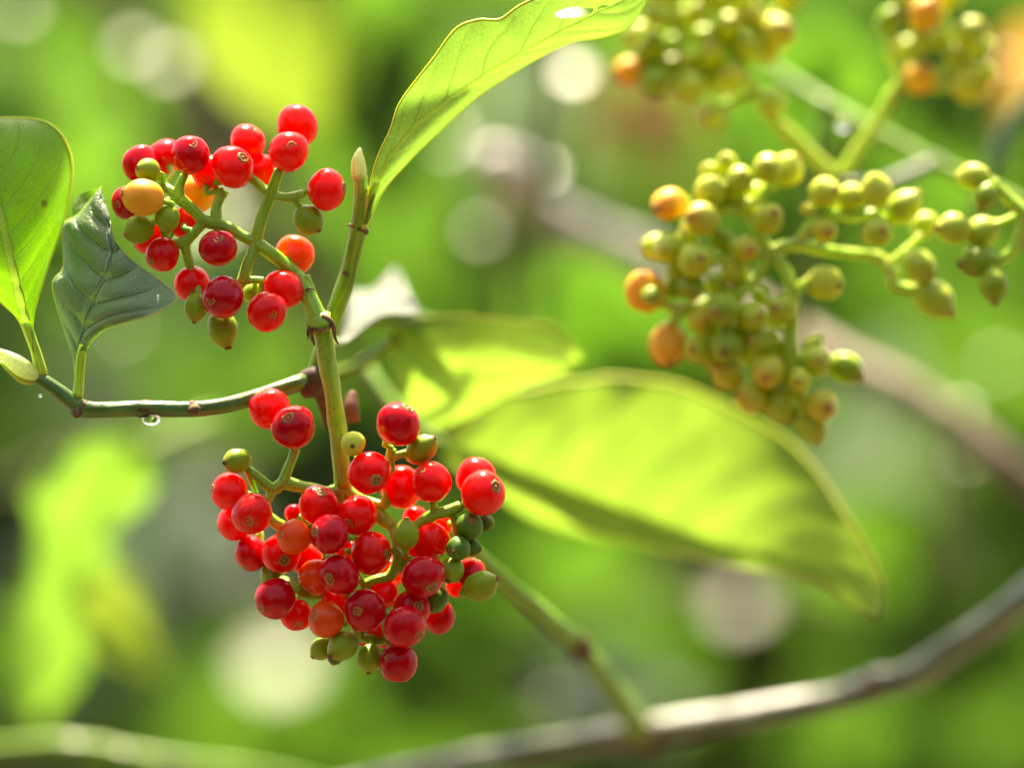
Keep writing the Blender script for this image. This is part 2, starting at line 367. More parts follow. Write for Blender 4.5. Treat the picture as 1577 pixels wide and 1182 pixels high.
LEAF_V = []
def leaf_protos():
    rr = random.Random(3)
    for j in range(6):
        nv, nu = 7, 2
        droop = rr.uniform(.1, .7); fold = rr.uniform(.05, .5); wid = rr.uniform(.19, .27); tw = rr.uniform(-.4, .4)
        V = []; U = []; Fc = []
        for i in range(nv):
            v = i / (nv - 1)
            wv = wid * (math.sin(math.pi * min(1, v ** .82)) ** .85 if 0 < v < 1 else 0) + .004
            ang = droop * v
            cx = math.sin(ang) / droop; cz = -(1 - math.cos(ang)) / droop
            for k in range(-nu, nu + 1):
                u = k / nu; x = wv * u; z = abs(u) * wv * fold + .03 * noise.noise(Vector((u * 2 + j * 7, v * 4, 0)))
                ca, sa = math.cos(tw * v), math.sin(tw * v)
                V.append((x * ca - z * sa, cx, cz + x * sa + z * ca)); U.append((.5 + u / 2, v))
        w_ = 2 * nu + 1
        for i in range(nv - 1):
            for k in range(w_ - 1): Fc.append((i * w_ + k, i * w_ + k + 1, (i + 1) * w_ + k + 1, (i + 1) * w_ + k))
        LEAF_V.append((V, U, Fc))
leaf_protos()
_lm = {}
def leaf_mesh(j, mat):
    if (j, mat) not in _lm:
        V, U, Fc = LEAF_V[j]; me = bpy.data.meshes.new('leaf'); me.from_pydata(V, [], Fc); me.materials.append(M[mat])
        l = me.uv_layers.new(name='UVMap')
        for p in me.polygons:
            for li, vi in zip(p.loop_indices, p.vertices): l.data[li].uv = U[vi]
        me.polygons.foreach_set('use_smooth', [True] * len(me.polygons)); _lm[(j, mat)] = me
    return _lm[(j, mat)]
def frame_from(axis, nrm):
    y = axis.normalized(); z = nrm - y * nrm.dot(y); z = z.normalized() if z.length > 1e-6 else y.orthogonal().normalized()
    x = y.cross(z); return Matrix((x, y, z)).transposed()
# plane normals that make a blade glow (lit through from behind), glint (mirror the sun) or stay dim
N_GLOW = (SUN * .75 + FWD * .9).normalized()
N_GLINT = (SUN - FWD).normalized()
N_DIM = (SUN.cross(RT)).normalized()
NORM = {'glow': N_GLOW, 'glint': N_GLINT, 'dim': N_DIM}
def spray(label, px, py, dz, rx, ry, n, len_px, mat, mode='glow', jit=.35, hang=None, seed=0, stem='bark_brown', group=None, cat='foliage', leafjit=.25, zspread=.08, name='leafy_spray'):
    """A twig carrying n leaves round a place in the hedge; each leaf is an object of its own."""
    rr = random.Random(1000 + seed)
    c = W(px, py, dz); s = pxm(dz)
    t = thing(name, label, cat, c, group)
    loc = [c + RT * (rr.uniform(-1, 1) * rx * s) + UP * (rr.uniform(-1, 1) * ry * s) + FWD * (rr.uniform(-1, 1) * zspread) for _ in range(n)]
    if n == 1: loc = [c.copy()]
    loc.sort(key=lambda p: p.x)
    hv = Vector(hang) if hang else None
    for p in loc:
        ax = (hv.copy() if hv else Vector((rr.uniform(-1, 1), rr.uniform(-.4, .4), rr.uniform(-1, .5))))
        ax += Vector((rr.gauss(0, leafjit), rr.gauss(0, leafjit), rr.gauss(0, leafjit)))
        nn = NORM[mode] + Vector((rr.gauss(0, jit), rr.gauss(0, jit), rr.gauss(0, jit)))
        ln = len_px * s * rr.uniform(.8, 1.2)
        m3 = frame_from(ax - nn.normalized() * ax.dot(nn.normalized()), nn)
        o = bpy.data.objects.new('leaf', leaf_mesh(rr.randrange(6), mat)); COL.objects.link(o); o.parent = t
        o.matrix_local = Matrix.Translation(p - c - (m3 @ Vector((0, 1, 0))) * ln * .5) @ m3.to_4x4() @ Matrix.Diagonal((ln, ln, ln, 1))
    # the twig: threads past the leaf bases and comes from behind
    if n > 1:
        ends = [loc[0], loc[len(loc) // 2], loc[-1]]
    else:
        ends = [c, c + Vector((rr.uniform(-.05, .05), .06, .1))]
    back = [(e + FWD * .03) for e in ends]
    pr = [(Vector(q), max(.0012, 2.2 * s)) for q in spline(back, 10)]
    v, f, u = tube_geo(pr, 6, .1, seed)
    link_mesh('stem', v, f, M[stem], t, u)
    return t

# ------------------------------------------------------------------ berries
def berry_variant(seed, elong, neck):
    rr = random.Random(seed); V = []; Fc = []; ns, nr = 26, 17
    off = Vector((rr.uniform(0, 50), rr.uniform(0, 50), rr.uniform(0, 50)))
    for i in range(nr + 1):
        th = math.pi * i / nr; z = math.cos(th); r = math.sin(th)
        for k in range(ns):
            an = 2 * math.pi * k / ns
            d = Vector((r * math.cos(an), r * math.sin(an), z))
            b = 1 + .085 * noise.noise(d * 1.1 + off) + .012 * noise.noise(d * 3 + off)
            zz = d.z * elong; rad = 1.0
            if d.z > .80 and neck: zz += neck * ((d.z - .80) / .2) ** 2
            if neck == 0:   # shallow dimple at the calyx end
                zz -= .05 * max(0, (d.z - .9) / .1) ** 2
            V.append((d.x * b, d.y * b, zz * b))
    for i in range(nr):
        for k in range(ns):
            k2 = (k + 1) % ns; Fc.append((i * ns + k, (i + 1) * ns + k, (i + 1) * ns + k2, i * ns + k2))
    return V, Fc, elong + (neck or -.05)
VAR = {'round': [berry_variant(s, .97, 0) for s in range(4)], 'oval': [berry_variant(20 + s, 1.10, .10) for s in range(3)], 'long': [berry_variant(40 + s, 1.22, .22) for s in range(2)]}
_bm = {}
def berry_mesh(sh, j, k):
    if (sh, j, k) not in _bm:
        V, Fc, top = VAR[sh][j]; me = bpy.data.meshes.new('berry'); me.from_pydata(V, [], Fc); me.materials.append(M[k])
        me.polygons.foreach_set('use_smooth', [True] * len(me.polygons)); me.validate(); _bm[(sh, j, k)] = (me, top)
    return _bm[(sh, j, k)]
_sm = {}
def scar_mesh(dark, top, wide, var):
    key = (dark, round(top, 2), wide, var)
    if key not in _sm:
        V = []; Fc = []; ns = 16; r9 = random.Random(90 + var)
        kk = r9.uniform(.8, 1.15); lob = [1 + r9.uniform(-.22, .22) for _ in range(ns)]; hh = [r9.uniform(.3, 1.5) for _ in range(ns)]
        prof = [(.31, -.07), (.29, .004), (.23, .035), (.17, .012), (.10, -.012), (.06, .03), (.0, .04)]
        for i, (r, z) in enumerate(prof):
            for k in range(ns):
                an = 2 * math.pi * k / ns; jig = 1 + (lob[k] - 1) * (i < 5)
                V.append((r * wide * kk * jig * math.cos(an), r * wide * kk * (.9 + .1 * var / 4) * jig * math.sin(an), top + (z * hh[k] if i in (2, 3) else z)))
        mi = []
        for i in range(len(prof) - 1):
            for k in range(ns):
                k2 = (k + 1) % ns; Fc.append((i * ns + k, i * ns + k2, (i + 1) * ns + k2, (i + 1) * ns + k)); mi.append(1 if i == 3 or (i == 1 and r9.random() < .2) else 0)
        me = bpy.data.meshes.new('calyx_scar'); me.from_pydata(V, [], Fc)
        me.materials.append(M['scar_dark' if dark else 'scar']); me.materials.append(M['scar_dark'])
        me.polygons.foreach_set('material_index', mi); me.polygons.foreach_set('use_smooth', [True] * len(mi)); _sm[key] = me
    return _sm[key]
LBL = {'o': 'orange half ripe berry', 'q': 'translucent orange-red berry', 'g': 'hard green unripe berry', 'k': 'small dark green unripe berry', 'y': 'pale yellow-green berry', 'w': 'yellow berry turning orange', 'd': 'dark crimson ripe berry'}

def cluster(label, berries, stalks, smat, base, common, dz0=0.0, group=None, seed=0, zs=3.2, pedpx=4.5, axis_cam=0.0, name='berry_cluster'):
    """berries: (kind, px, py, r px, layer[, eye px, eye py]); stalks: polylines of (px, py, dz, r px). layer: bigger is further back."""
    rr = random.Random(seed)
    t = thing(name, label, 'berry cluster', W(base[0], base[1], dz0 + base[2]), group)
    # spread along the line of sight until no two fruits run into one another
    B = [[b[1] * PX * 1e3, b[2] * PX * 1e3, b[3] * PX * 1e3, b[4] * zs + rr.uniform(-.3, .3)] for b in berries]
    for _ in range(120):
        moved = False
        for i in range(len(B)):
            for j in range(i):
                dx = math.hypot(B[i][0] - B[j][0], B[i][1] - B[j][1]); s_ = (B[i][2] + B[j][2]) * .97
                if dx < s_:
                    need = math.sqrt(s_ * s_ - dx * dx); d = B[i][3] - B[j][3]
                    if abs(d) < need - .02:
                        sg = 1 if (d > 0 or (d == 0 and rr.random() > .5)) else -1
                        k = (need - abs(d)) * .5; B[i][3] += sg * k; B[j][3] -= sg * k; moved = True
        if not moved: break
    net = []
    for pl in stalks:
        pl = [(p[0], p[1], p[2] + dz0, p[3]) for p in pl]
        tube('stalk', pl, M[smat], t, n=max(8, int(5 * len(pl))), sides=9, rough=.22)
        net += [W(q[0], q[1], q[2]) for q in spline(pl, 14)]
    for b, q in zip(berries, B):
        kind = b[0]; sh = 'round' if kind in 'rdq' else ('oval' if kind in 'oyw' else rr.choice(['oval', 'oval', 'long']))
        if kind == 'k': sh = 'oval'
        if kind in 'rdq' and len(b) > 7: sh = b[7]
        dz = q[3] + dz0; c = W(b[1], b[2], dz); rad = b[3] * pxm(dz)
        near = min(net, key=lambda p: (p - c).length)
        if len(b) > 5 and b[5] is not None:
            ex, ey = (b[5] - b[1]) / b[3], (b[2] - b[6]) / b[3]; k = math.hypot(ex, ey)
            if k > .97: ex, ey = ex * .97 / k, ey * .97 / k; k = .97
            ax = RT * ex + UP * ey - FWD * math.sqrt(1 - k * k)
        else:
            ax = (c - near).normalized() + Vector((rr.gauss(0, .3), rr.gauss(0, .3), rr.gauss(0, .3))) - FWD * axis_cam
            ax.normalize()
        j = rr.randrange(len(VAR[sh])); me, top = berry_mesh(sh, j, kind)
        m3 = frame_from(ax.orthogonal(), ax) @ Matrix.Rotation(rr.uniform(0, 6.28), 3, 'Z')
        rs = rad / (1.0 if sh == 'round' else 1.05)
        o = bpy.data.objects.new('berry', me); COL.objects.link(o); o.parent = t
        o.matrix_local = Matrix.Translation(c - t.location) @ m3.to_4x4() @ Matrix.Diagonal((rs * rr.uniform(.95, 1.04), rs * rr.uniform(.95, 1.04), rs * rr.uniform(.95, 1.03), 1))
        if kind in LBL and kind != common: o['label'] = LBL[kind]
        s = bpy.data.objects.new('calyx_scar', scar_mesh(kind in 'gk' and rr.random() < .6 or (kind == 'y' and b[3] == 20), top, .95 if kind in 'rdqo' else .75, rr.randrange(6))); COL.objects.link(s); s.parent = o
        # pedicel
        bp = c - ax * rad * .93
        far = (bp - near).length
        mid1 = bp - ax * min(far * .45, rad * .6)
        pr = [(Vector(p[:3]), pedpx * pxm(dz) * (1.25 - .35 * math.sin(math.pi * k / 8) + (.25 if k == 8 else 0))) for k, p in enumerate(spline([near, near.lerp(mid1, .6), mid1, bp], 9))]
        v, f, u = tube_geo(pr, 8, .12, rr.random() * 40)
        link_mesh('pedicel', v, f, M[smat], t, u)
    return t

# upper red cluster ---------------------------------------------------------------------------------------------
UB = [
 ('r',458,194,32,1), ('r',445,233,32,-1,451,226), ('r',382,218,27,1,399,201), ('r',358,257,33,-.6,378,241), ('d',293,238,31,-1,301,222),
 ('d',256,241,28,1), ('d',216,252,29,1), ('g',228,263,20,-.8,215,260), ('o',221,304,31,-2,192,298), ('d',196,312,26,.4,183,317), ('r',405,262,25,1.6),
 ('r',322,265,28,1), ('o',305,298,30,2.6), ('r',503,292,33,-.5,536,288), ('g',475,338,24,-.3,490,353), ('r',287,343,26,1.2), ('g',258,336,20,-1.6,258,357),
 ('g',214,353,23,-1,195,362), ('r',230,365,28,.8), ('r',250,392,27,.3), ('d',336,382,30,-1,338,366), ('q',453,393,31,1.6), ('r',437,445,31,-.2),
 ('r',411,480,32,-1.4,423,485), ('d',343,458,33,-1.4,326,464), ('r',297,438,29,-.2,302,455), ('g',302,472,19,-.4,300,491), ('g',343,505,25,.2,350,528), ('g',390,451,17,.8,392,462)]
US = [
 [(498,497,0,15),(486,481,0,14),(470,445,1,13),(441,409,1,11.5),(414,388,0,11),(393,373,0,11)],
 [(393,373,0,10),(400,345,-.5,9.5),(410,318,-.5,9),(417,299,-.5,9.5),(423,280,-1,8.5),(430,262,-1.5,8)],
 [(417,299,-.5,8),(405,290,0,7),(393,279,1,7),(380,272,2,7)],
 [(417,299,-.5,7.5),(432,303,-.8,7),(448,304,-.8,7.5),(468,298,-.6,7)],
 [(448,304,-.8,6.5),(456,311,-.5,6),(463,320,0,5.5)],
 [(393,373,0,10),(370,362,0,9.5),(349,350,-.3,9),(316,340,-.6,9.5),(300,325,-.8,9),(278,306,-1,9.5)],
 [(334,346,-.5,9),(333,330,-.3,9),(334,316,0,8.5),(344,294,.5,9)],
 [(278,306,-1,8),(276,290,-1,7.5),(284,270,-.8,7)],
 [(278,306,-1,8),(266,296,-.6,7.5),(252,286,.2,7)],
 [(278,306,-1,6),(265,308,-1.2,6),(252,308,-1.4,6.5)],
 [(316,340,-.6,8.5),(302,355,-.6,8),(285,373,-.4,9),(270,376,0,8),(258,376,.6,8)],
 [(285,373,-.4,8),(288,390,-.4,7.5),(293,410,-.2,8)],
 [(393,373,0,9),(388,392,-.6,8.5),(380,411,-1,8.5),(373,434,-1,9)],
 [(373,432,-1,7),(388,431,-.5,6),(405,432,0,6.5)],
 [(482,465,.5,9),(478,445,1,8),(470,425,1.2,7)]]
UPPER = cluster('upper cluster of shiny red berries, one orange berry at its left, on green stalks', UB, US, 'stalk', (495, 500, 0), 'r', 0, 'ripe red berry clusters', 11)

# lower red cluster ---------------------------------------------------------------------------------------------
LB = [
 ('r',415,630,33,.6), ('d',451,657,35,-.7,445,641), ('d',613,653,36,-.5,632,626), ('y',544,683,20,-1.6,544,686), ('g',649,692,23,-.2,665,678), ('g',366,709,21,-.5,352,711),
 ('r',353,757,30,-.2,326,753), ('r',388,790,33,-1,384,801), ('r',361,806,28,.6), ('r',569,727,33,-1.6,583,741), ('r',618,750,33,.6), ('r',664,742,32,-.3), ('r',743,759,36,-.6), ('r',733,734,33,.8),
 ('r',490,778,32,-.8,495,755), ('r',550,793,32,-.6), ('d',508,822,31,-2,484,817), ('q',453,826,28,-1.2,430,822), ('r',433,852,32,-.2), ('d',387,852,27,.4,378,875), ('r',571,851,34,-1.5,600,852),
 ('d',522,884,32,-2,508,890), ('q',488,888,29,-.8,476,911), ('d',424,922,33,-1.2,399,934), ('r',457,947,25,.5), ('q',502,953,28,-1.8,484,947), ('d',563,939,33,-2.2,550,939), ('r',590,913,25,.2),
 ('r',664,833,30,.2), ('d',652,886,34,-1.2), ('g',625,823,21,-1.6,626,801), ('k',722,810,22,-.6), ('k',748,805,14,.4,757,806), ('k',706,844,19,-.8), ('k',726,842,15,.2), ('g',696,877,20,-.8,690,893),
 ('g',740,902,24,-.6,760,892), ('d',725,882,25,.8), ('d',676,950,27,.8), ('k',670,922,22,.2), ('d',624,964,34,-1.6,648,979), ('d',634,936,29,0), ('d',613,1019,31,-1,598,1010),
 ('g',528,994,23,-1.2,514,1005), ('g',495,998,18,0), ('g',569,1013,22,-.8,568,1034), ('k',517,1010,14,-.4,513,1020), ('r',706,900,20,1.6), ('r',515,930,22,.6), ('d',452,790,14,1), ('r',626,858,20,1), ('r',684,808,14,1.2),
 ('g',420,885,20,.5), ('r',640,800,22,2), ('d',560,975,20,1.6), ('r',600,880,24,1.6), ('r',470,860,26,1.4), ('r',540,850,24,1.2), ('r',590,975,22,1.4)]
LS = [
 [(497,505,0,15),(505,560,.5,14.5),(515,620,1,14),(523,690,2,13.5),(528,750,3,14)],
 [(528,752,3,11),(500,758,2.5,10),(470,750,1.5,9.5),(448,745,1,10),(435,742,.5,10)],
 [(435,742,.5,9),(443,722,.6,8.5),(449,706,.8,8),(455,690,1,8)],
 [(435,742,.5,9),(420,752,.3,9),(405,742,0,8.5),(392,730,0,8),(380,722,.3,7)],
 [(420,752,.3,8),(414,768,0,7),(402,775,0,7)],
 [(528,752,3,11),(490,785,4,10),(450,810,3,10),(425,805,2,9),(410,790,1.5,8)],
 [(450,810,3,9),(420,850,3,8),(405,860,3,8)],
 [(528,752,3,12),(560,775,2.5,11),(585,795,1.5,10.5),(605,812,1,10)],
 [(560,770,2.5,9),(590,778,1.5,8),(597,764,1,8.5),(600,752,.6,8)],
 [(597,764,1,7),(604,735,1.2,7),(600,705,1,7),(603,690,.6,8)],
 [(600,705,1,6.5),(615,700,.6,6.5),(628,698,.4,7)],
 [(605,812,1,9),(630,815,1.4,9),(647,805,.6,8.5),(668,792,0,9.5),(690,787,0,9),(710,779,0,8.5)],
 [(668,792,0,7),(668,780,0,6.5),(666,772,0,6)],
 [(605,812,1,9),(612,840,0,8.5),(612,868,0,9),(600,886,0,9),(580,893,0,8.5),(560,900,.3,8)],
 [(612,868,0,8),(635,885,2,8),(665,890,3,8),(700,885,2,7),(722,890,1.5,6)],
 [(528,752,3,12),(530,820,4,11),(535,880,4,11),(540,930,3,10),(555,980,2,9)],
 [(535,880,4,9),(490,915,3,9),(450,900,2.5,8.5),(425,890,2.5,8)],
 [(540,930,3,9),(590,945,2.5,9),(640,940,3,8)],
 [(555,980,2,8),(575,985,1,7.5),(595,985,1,7)],
 [(690,787,0,7),(700,800,.5,6.5),(705,825,1,6.5),(700,850,1,6)]]
LOWER = cluster('lower and larger cluster of red berries hanging from a straight green stalk', LB, LS, 'stalk', (497, 505, 0), 'r', 0, 'ripe red berry clusters', 12, axis_cam=.4)

# node that carries both clusters: swollen joint with withered bracts, a part of the upper cluster's stalk
def bract(pts, wpx, parent, mat='node', name='bract'):
    S = spline(pts, 9); pr = []
    for i, s in enumerate(S): pr.append((W(*s), wpx * pxm() * (1 - .75 * (i / 8) ** 2)))
    v, f, u = tube_geo(pr, 7, .5, rnd.random() * 30); link_mesh(name, v, f, M[mat], parent, u)
tube('node_ring', [(478,502,0,15),(487,499,-.2,18),(497,497,-.2,19),(508,497,0,17)], M['stalk'], UPPER, 9, 12, .15)
bract([(476,494,-.5),(477,506,-1.6),(480,518,-1.8),(485,532,-1.8)], 4.2, UPPER)
bract([(497,487,-1.6),(507,492,-2),(513,503,-1.9),(516,520,-1.6),(521,530,-1.8)], 4.5, UPPER)
bract([(482,505,-2),(492,510,-2.6),(502,505,-2.5),(509,500,-2.2)], 2.6, UPPER)
bract([(478,500,-1),(474,512,-1),(475,522,-1)], 3, UPPER, 'dead')
bract([(471,447,-.8),(477,444,-1),(484,447,-.6)], 2.2, UPPER)

# ------------------------------------------------------------------ left twig with two leaves and a bud
TW = thing('leafy_twig', 'thin green twig with brown nodes, a broad bright leaf and a dark curled leaf', 'twig', W(470, 586, 3), None)
tube('stem', [(-420,330,14,8),(-200,440,8,8.5),(-60,520,3,9),(-5,545,2,9),(30,568,1,10),(62,583,0,11),(95,606,0,12),(126,628,0,13.5),(160,631,.5,12.5),(220,629,1,13),(296,630,2,12.5),(350,623,3,12),(410,606,5,12),(470,586,8,13)], M['twig'], TW, 60, 12, .08)
for (x0, y0, x1, y1, r, z) in ((121,624,130,632,14.6,0), (210,630,233,629,13.9,1), (291,630,302,629,14.2,2)):
    tube('node_ring', [(x0,y0,z,r*.85),((x0+x1)/2,(y0+y1)/2,z,r),(x1,y1,z,r*.85)], M['node'], TW, 7, 12, .3)
tube('leaf_scar', [(118,630,-1,8),(118,637,-1.5,8),(118,643,-1.6,4)], M['node'], TW, 6, 9, .2)
tube('leaf_scar', [(298,630,.5,9),(302,631,-.8,8),(304,632,-1.4,3)], M['node'], TW, 6, 9, .2)
tube('bud', [(58,581,-.5,7),(44,572,-1,13),(26,560,-1.2,14),(10,549,-1,10),(-4,538,-.6,3)], M['bud'], TW, 14, 12, .08)
tube('bract', [(62,582,1,7),(40,585,.2,8),(22,574,-.2,7),(0,556,0,3)], M['stalk_y'], TW, 12, 9, .1)
loft_leaf([(63,576,0),(50,530,-1),(36,480,-2),(21,418,-3),(4,345,-3),(-14,270,-1),(-26,186,6)],
          [(59,574,0),(40,520,-1),(26,490,-1),(-2,462,1),(-60,400,5),(-100,320,8),(-90,230,11),(-26,186,7)],
          [(67,572,0),(55,525,-1),(52,490,0),(72,422,4),(97,340,8),(111,268,9),(101,222,8),(72,191,8),(26,181,7),(-26,184,7)],
          'leaf_young', TW, nv=60, nu=8, bulge=.08, und=1.2, seed=3, rib='midrib', ribpx=(7.5, 2.5), relief=.35, nveins=10, margin='margin_lime', mpx=2.3, label='broad bright green leaf lit through, cut by the frame')
loft_leaf([(118,608,0),(122,560,0),(128,528,-.5),(138,490,-1.5),(156,448,-2.6),(169,412,-3.2),(172,372,-2.2),(163,325,1),(154,289,5)],
          [(116,608,0),(114,560,0),(103,530,2),(87,478,4),(78,436,4),(97,412,6),(99,372,8),(98,345,9),(123,328,8),(154,288,5)],
          [(121,608,0),(127,562,0),(132,531,-2),(161,506,-6),(203,493,-10),(237,481,-12),(271,459,-11),(254,438,-8),(199,397,-4),(176,366,-2),(155,290,5)],
          'leaf_dark', TW, nv=60, nu=9, bulge=.05, und=1.6, seed=9, rib='midrib_dark', ribpx=(3.4, .8), relief=.7, nveins=8, mpx=1.3, label='dark blue-green curled leaf with glossy folds')
loft_leaf([(112,325,9),(128,312,11),(150,296,12)], [(110,322,9),(122,301,12),(152,290,12)], [(112,330,9),(135,326,10),(154,300,12)], 'leaf_young', TW, name='leaf', nv=12, nu=3, margin=None, label='small lime leaf tip behind the dark leaf')

def drop(label, px, py, dz, rpx, stretch=1.1, group=None):
    V = []; Fc = []; ns = 16; nr = 12; c = W(px, py, dz); r = rpx * pxm(dz)
    for i in range(nr + 1):
        th = math.pi * i / nr
        for k in range(ns):
            an = 2 * math.pi * k / ns; z = math.cos(th) * stretch; q = math.sin(th) * (1 - .25 * max(0, math.cos(th)))
            V.append(c + Vector((q * math.cos(an) * r, q * math.sin(an) * r, z * r)))
    for i in range(nr):
        for k in range(ns):
            k2 = (k + 1) % ns; Fc.append((i * ns + k, (i + 1) * ns + k, (i + 1) * ns + k2, i * ns + k2))
    return meta(link_mesh('water_drop', V, Fc, M['water']), label, 'water drop', group)
tube('petiole', [(64,577,0,10),(56,545,-.5,8.5),(46,515,-1,8),(40,495,-1.4,7.5)], M['stalk_y'], TW, 12, 9, .08)
tube('petiole', [(119,612,0,9),(122,585,0,8),(124,555,-.2,8),(128,530,-.6,7)], M['stalk_y'], TW, 12, 9, .08)
drop('clear water drop hanging under the thin twig at a brown node', 233, 644, .6, 15, .72, 'water drops on the plant')
drop('tiny water drop beneath the pale bud at the left', 62, 609, 2, 3, .9, 'water drops on the plant')
drop('round glinting water drop beside the green stalk at upper right', 1298, 192, 60, 10, 1, 'water drops on the plant')

# ------------------------------------------------------------------ upright shoot with the long folded leaf
SH = thing('leafy_shoot', 'upright green shoot with a pale bud and one long folded leaf', 'shoot', W(480, 585, 9))
tube('stem', [(478,600,12,12),(490,560,11,13),(508,505,9,13.5),(522,465,8,14),(535,428,7,13.5),(543,395,6,13),(552,352,5,13.5),(556,310,4,12),(555,270,4,11)], M['shoot'], SH, 40, 12, .10)
tube('petiole', [(556,352,4.5,9),(561,330,4,8.5),(568,305,3.2,8),(580,278,2.2,6.5)], M['stalk_y'], SH, 12, 9, .08)
tube('node_ring', [(533,424,7,13.6),(536,421,6.9,16),(540,419,6.8,14)], M['node'], SH, 7, 12, .3)
tube('node_ring', [(550,355,5,13.6),(552,351,5,15.5),(553,348,5,13)], M['node'], SH, 7, 12, .3)
tube('bud', [(555,285,4,9),(553,265,3.6,12),(552,248,3.4,10.5),(553,236,3.4,6),(555,228,3.4,2)], M['bud'], SH, 14, 12, .08)
tube('joint', [(462,598,9,16),(476,592,9,22),(492,582,10,20),(500,570,11,12)], M['dead'], SH, 9, 12, .35)
tube('dead_bud', [(545,650,16,11),(541,630,16,12),(542,612,17,9),(544,602,17,4)], M['budred'], SH, 10, 10, .2)
tube('side_stem', [(486,592,11,14),(497,620,15,10),(505,655,18,8)], M['dead'], SH, 10, 9, .3)
def hole(v, u): return ((v - .775) / .045) ** 2 + ((u + .30 - (v - .775) * 3.2) / .15) ** 2 < 1 or ((v - .845) / .014) ** 2 + ((u + .10 - (v - .845) * 3) / .06) ** 2 < 1
loft_leaf([(561,345,4),(572,300,3),(600,240,1),(646,186,-1),(706,142,-2),(793,87,-2),(875,42,0),(948,6,3),(1010,-30,7)],
          [(558,345,4),(566,290,2),(580,240,0),(601,197,-2),(614,160,-3),(642,119,-5),(669,86,-6),(703,44,-7),(738,31,-7),(770,30,-7),(802,8,-6),(850,-12,-5),(930,-34,-3),(1010,-32,5)],
          [(566,345,4),(587,294,4),(628,250,4),(671,206,4),(709,170,4),(770,124,4),(817,89,4),(876,66,5),(930,56,6),(975,36,7),(1010,-28,7)],
          'leaf_upper', SH, nv=170, nu=26, bulge=.05, und=1.6, seed=21, rib='midrib', ribpx=(4.5, 1.5), relief=.3, nveins=9, margin='margin_lime', mpx=1.7, hole=hole, label='long translucent green leaf with a chewed hole')

# ------------------------------------------------------------------ green clusters at the right
GRP = 'unripe green berry clusters'
AB = [('o',1031,314,27,0),('o',993,449,32,.5),('g',1003,455,16,-1.2,1001,458),('o',1029,530,32,.2),
 ('w',1082,337,28,-1,1064,335),('y',1094,295,25,.2),('u',1139,278,23,-.3,1141,268),('u',1120,253,18,.8),('u',1094,268,18,1),('u',1183,259,24,.2),('y',1211,262,26,.4),
 ('u',1183,337,25,-.8,1189,330),('w',1149,384,22,-.6,1154,386),('u',1010,380,21,.6),('u',1029,382,25,0),('u',1058,375,20,.8),('u',1071,401,28,-.5),('g',1113,373,20,1),
 ('g',1039,441,22,.6),('g',1065,441,22,.2),('y',1132,416,23,.4),('w',1080,492,23,.4,1089,489),('g',1113,477,27,-.4),('u',1156,487,24,-.2),('u',1170,456,14,.8),('u',1204,477,25,-.6),('y',1270,435,29,-.4,1291,440),
 ('u',1075,538,24,.2),('g',1118,534,27,-.4),('w',1122,576,26,.6),('u',1175,526,26,.4),('w',1183,572,27,-.5,1176,582),('w',1156,612,25,-.2,1136,606),('u',1198,625,24,0),('y',1232,585,19,-1),
 ('u',1259,557,25,-.2),('g',1302,566,25,.6),('w',1266,623,25,0,1272,628),('u',1251,657,26,.4),('u',1251,534,17,.6),('u',1105,440,20,1.2),('u',1150,540,20,1.2),('u',1210,545,18,1.2),('u',1150,320,18,1),('g',1225,640,18,.8),('u',1120,300,20,.9),('y',1065,350,19,1),('u',1090,500,20,.9),('u',1140,510,20,1),('y',1180,500,18,.9),('u',1200,580,20,.9),('u',1215,605,18,.9),('u',1160,300,19,.9),('u',1045,415,18,1),('u',1100,555,18,1)]
AS = [[(1380,425,3,9),(1355,398,2,9),(1310,390,1,8.5),(1260,384,0,9),(1225,376,0,10),(1185,388,0,10)],
 [(1185,388,0,9),(1165,350,.5,8),(1150,320,.5,8),(1140,300,.5,7)],
 [(1185,388,0,8),(1140,395,1,8),(1095,405,2,8),(1060,410,2,7)],
 [(1150,320,.5,7),(1110,325,2,7),(1070,330,2,7)],
 [(1150,320,.5,7),(1175,295,1,7),(1190,280,1,7)],
 [(1225,376,0,8),(1240,360,-.6,7),(1250,345,-1,7)],
 [(1185,388,0,9),(1165,430,-.6,8),(1140,455,-.6,8),(1115,505,1,8)],
 [(1165,430,1,8),(1100,460,2.5,8),(1050,480,2,9),(1035,500,1.5,8)],
 [(1050,480,2,9),(1025,470,1.8,8),(1010,462,1.5,8)],
 [(1195,390,0,10),(1215,430,0,9),(1222,470,0,10),(1218,520,0,11),(1220,555,0,11),(1232,600,.4,10),(1240,640,.8,9)],
 [(1222,455,0,8),(1235,440,-.3,8),(1248,432,-.3,8)],
 [(1220,555,0,8),(1240,548,.4,7),(1280,560,1.2,6)],
 [(1232,600,.4,8),(1200,600,.6,8),(1175,600,.6,7)]]
cluster('blurred drooping cluster of green berries with three orange ones at its left edge', AB, AS, 'stalk_y', (1350, 395, 2), 'u', 33, GRP, 21, axis_cam=.8)
BB = [('y',1270,296,24,-.4,1282,293),('y',1311,304,23,.2,1327,299),('y',1350,294,25,-.6,1346,272),('u',1392,319,25,0,1412,300),('u',1350,357,26,-.6,1356,356),('w',1270,354,21,-.4,1274,358),('w',1242,322,9,0),('u',1424,347,22,2),('u',1417,410,27,-.4),('u',1437,459,30,0,1460,478)]
BS = [[(1225,376,0,8),(1245,350,0,8),(1268,328,0,8),(1310,335,.8,8),(1345,330,.6,8),(1375,345,.8,7)],
 [(1268,328,0,6),(1256,325,-.2,6),(1246,323,-.2,6)],
 [(1350,397,2,9),(1372,420,1,9),(1376,440,.6,9),(1400,446,.6,9),(1420,450,1,8)],
 [(1372,405,1.5,7),(1395,385,2,6),(1418,362,3,5)]]
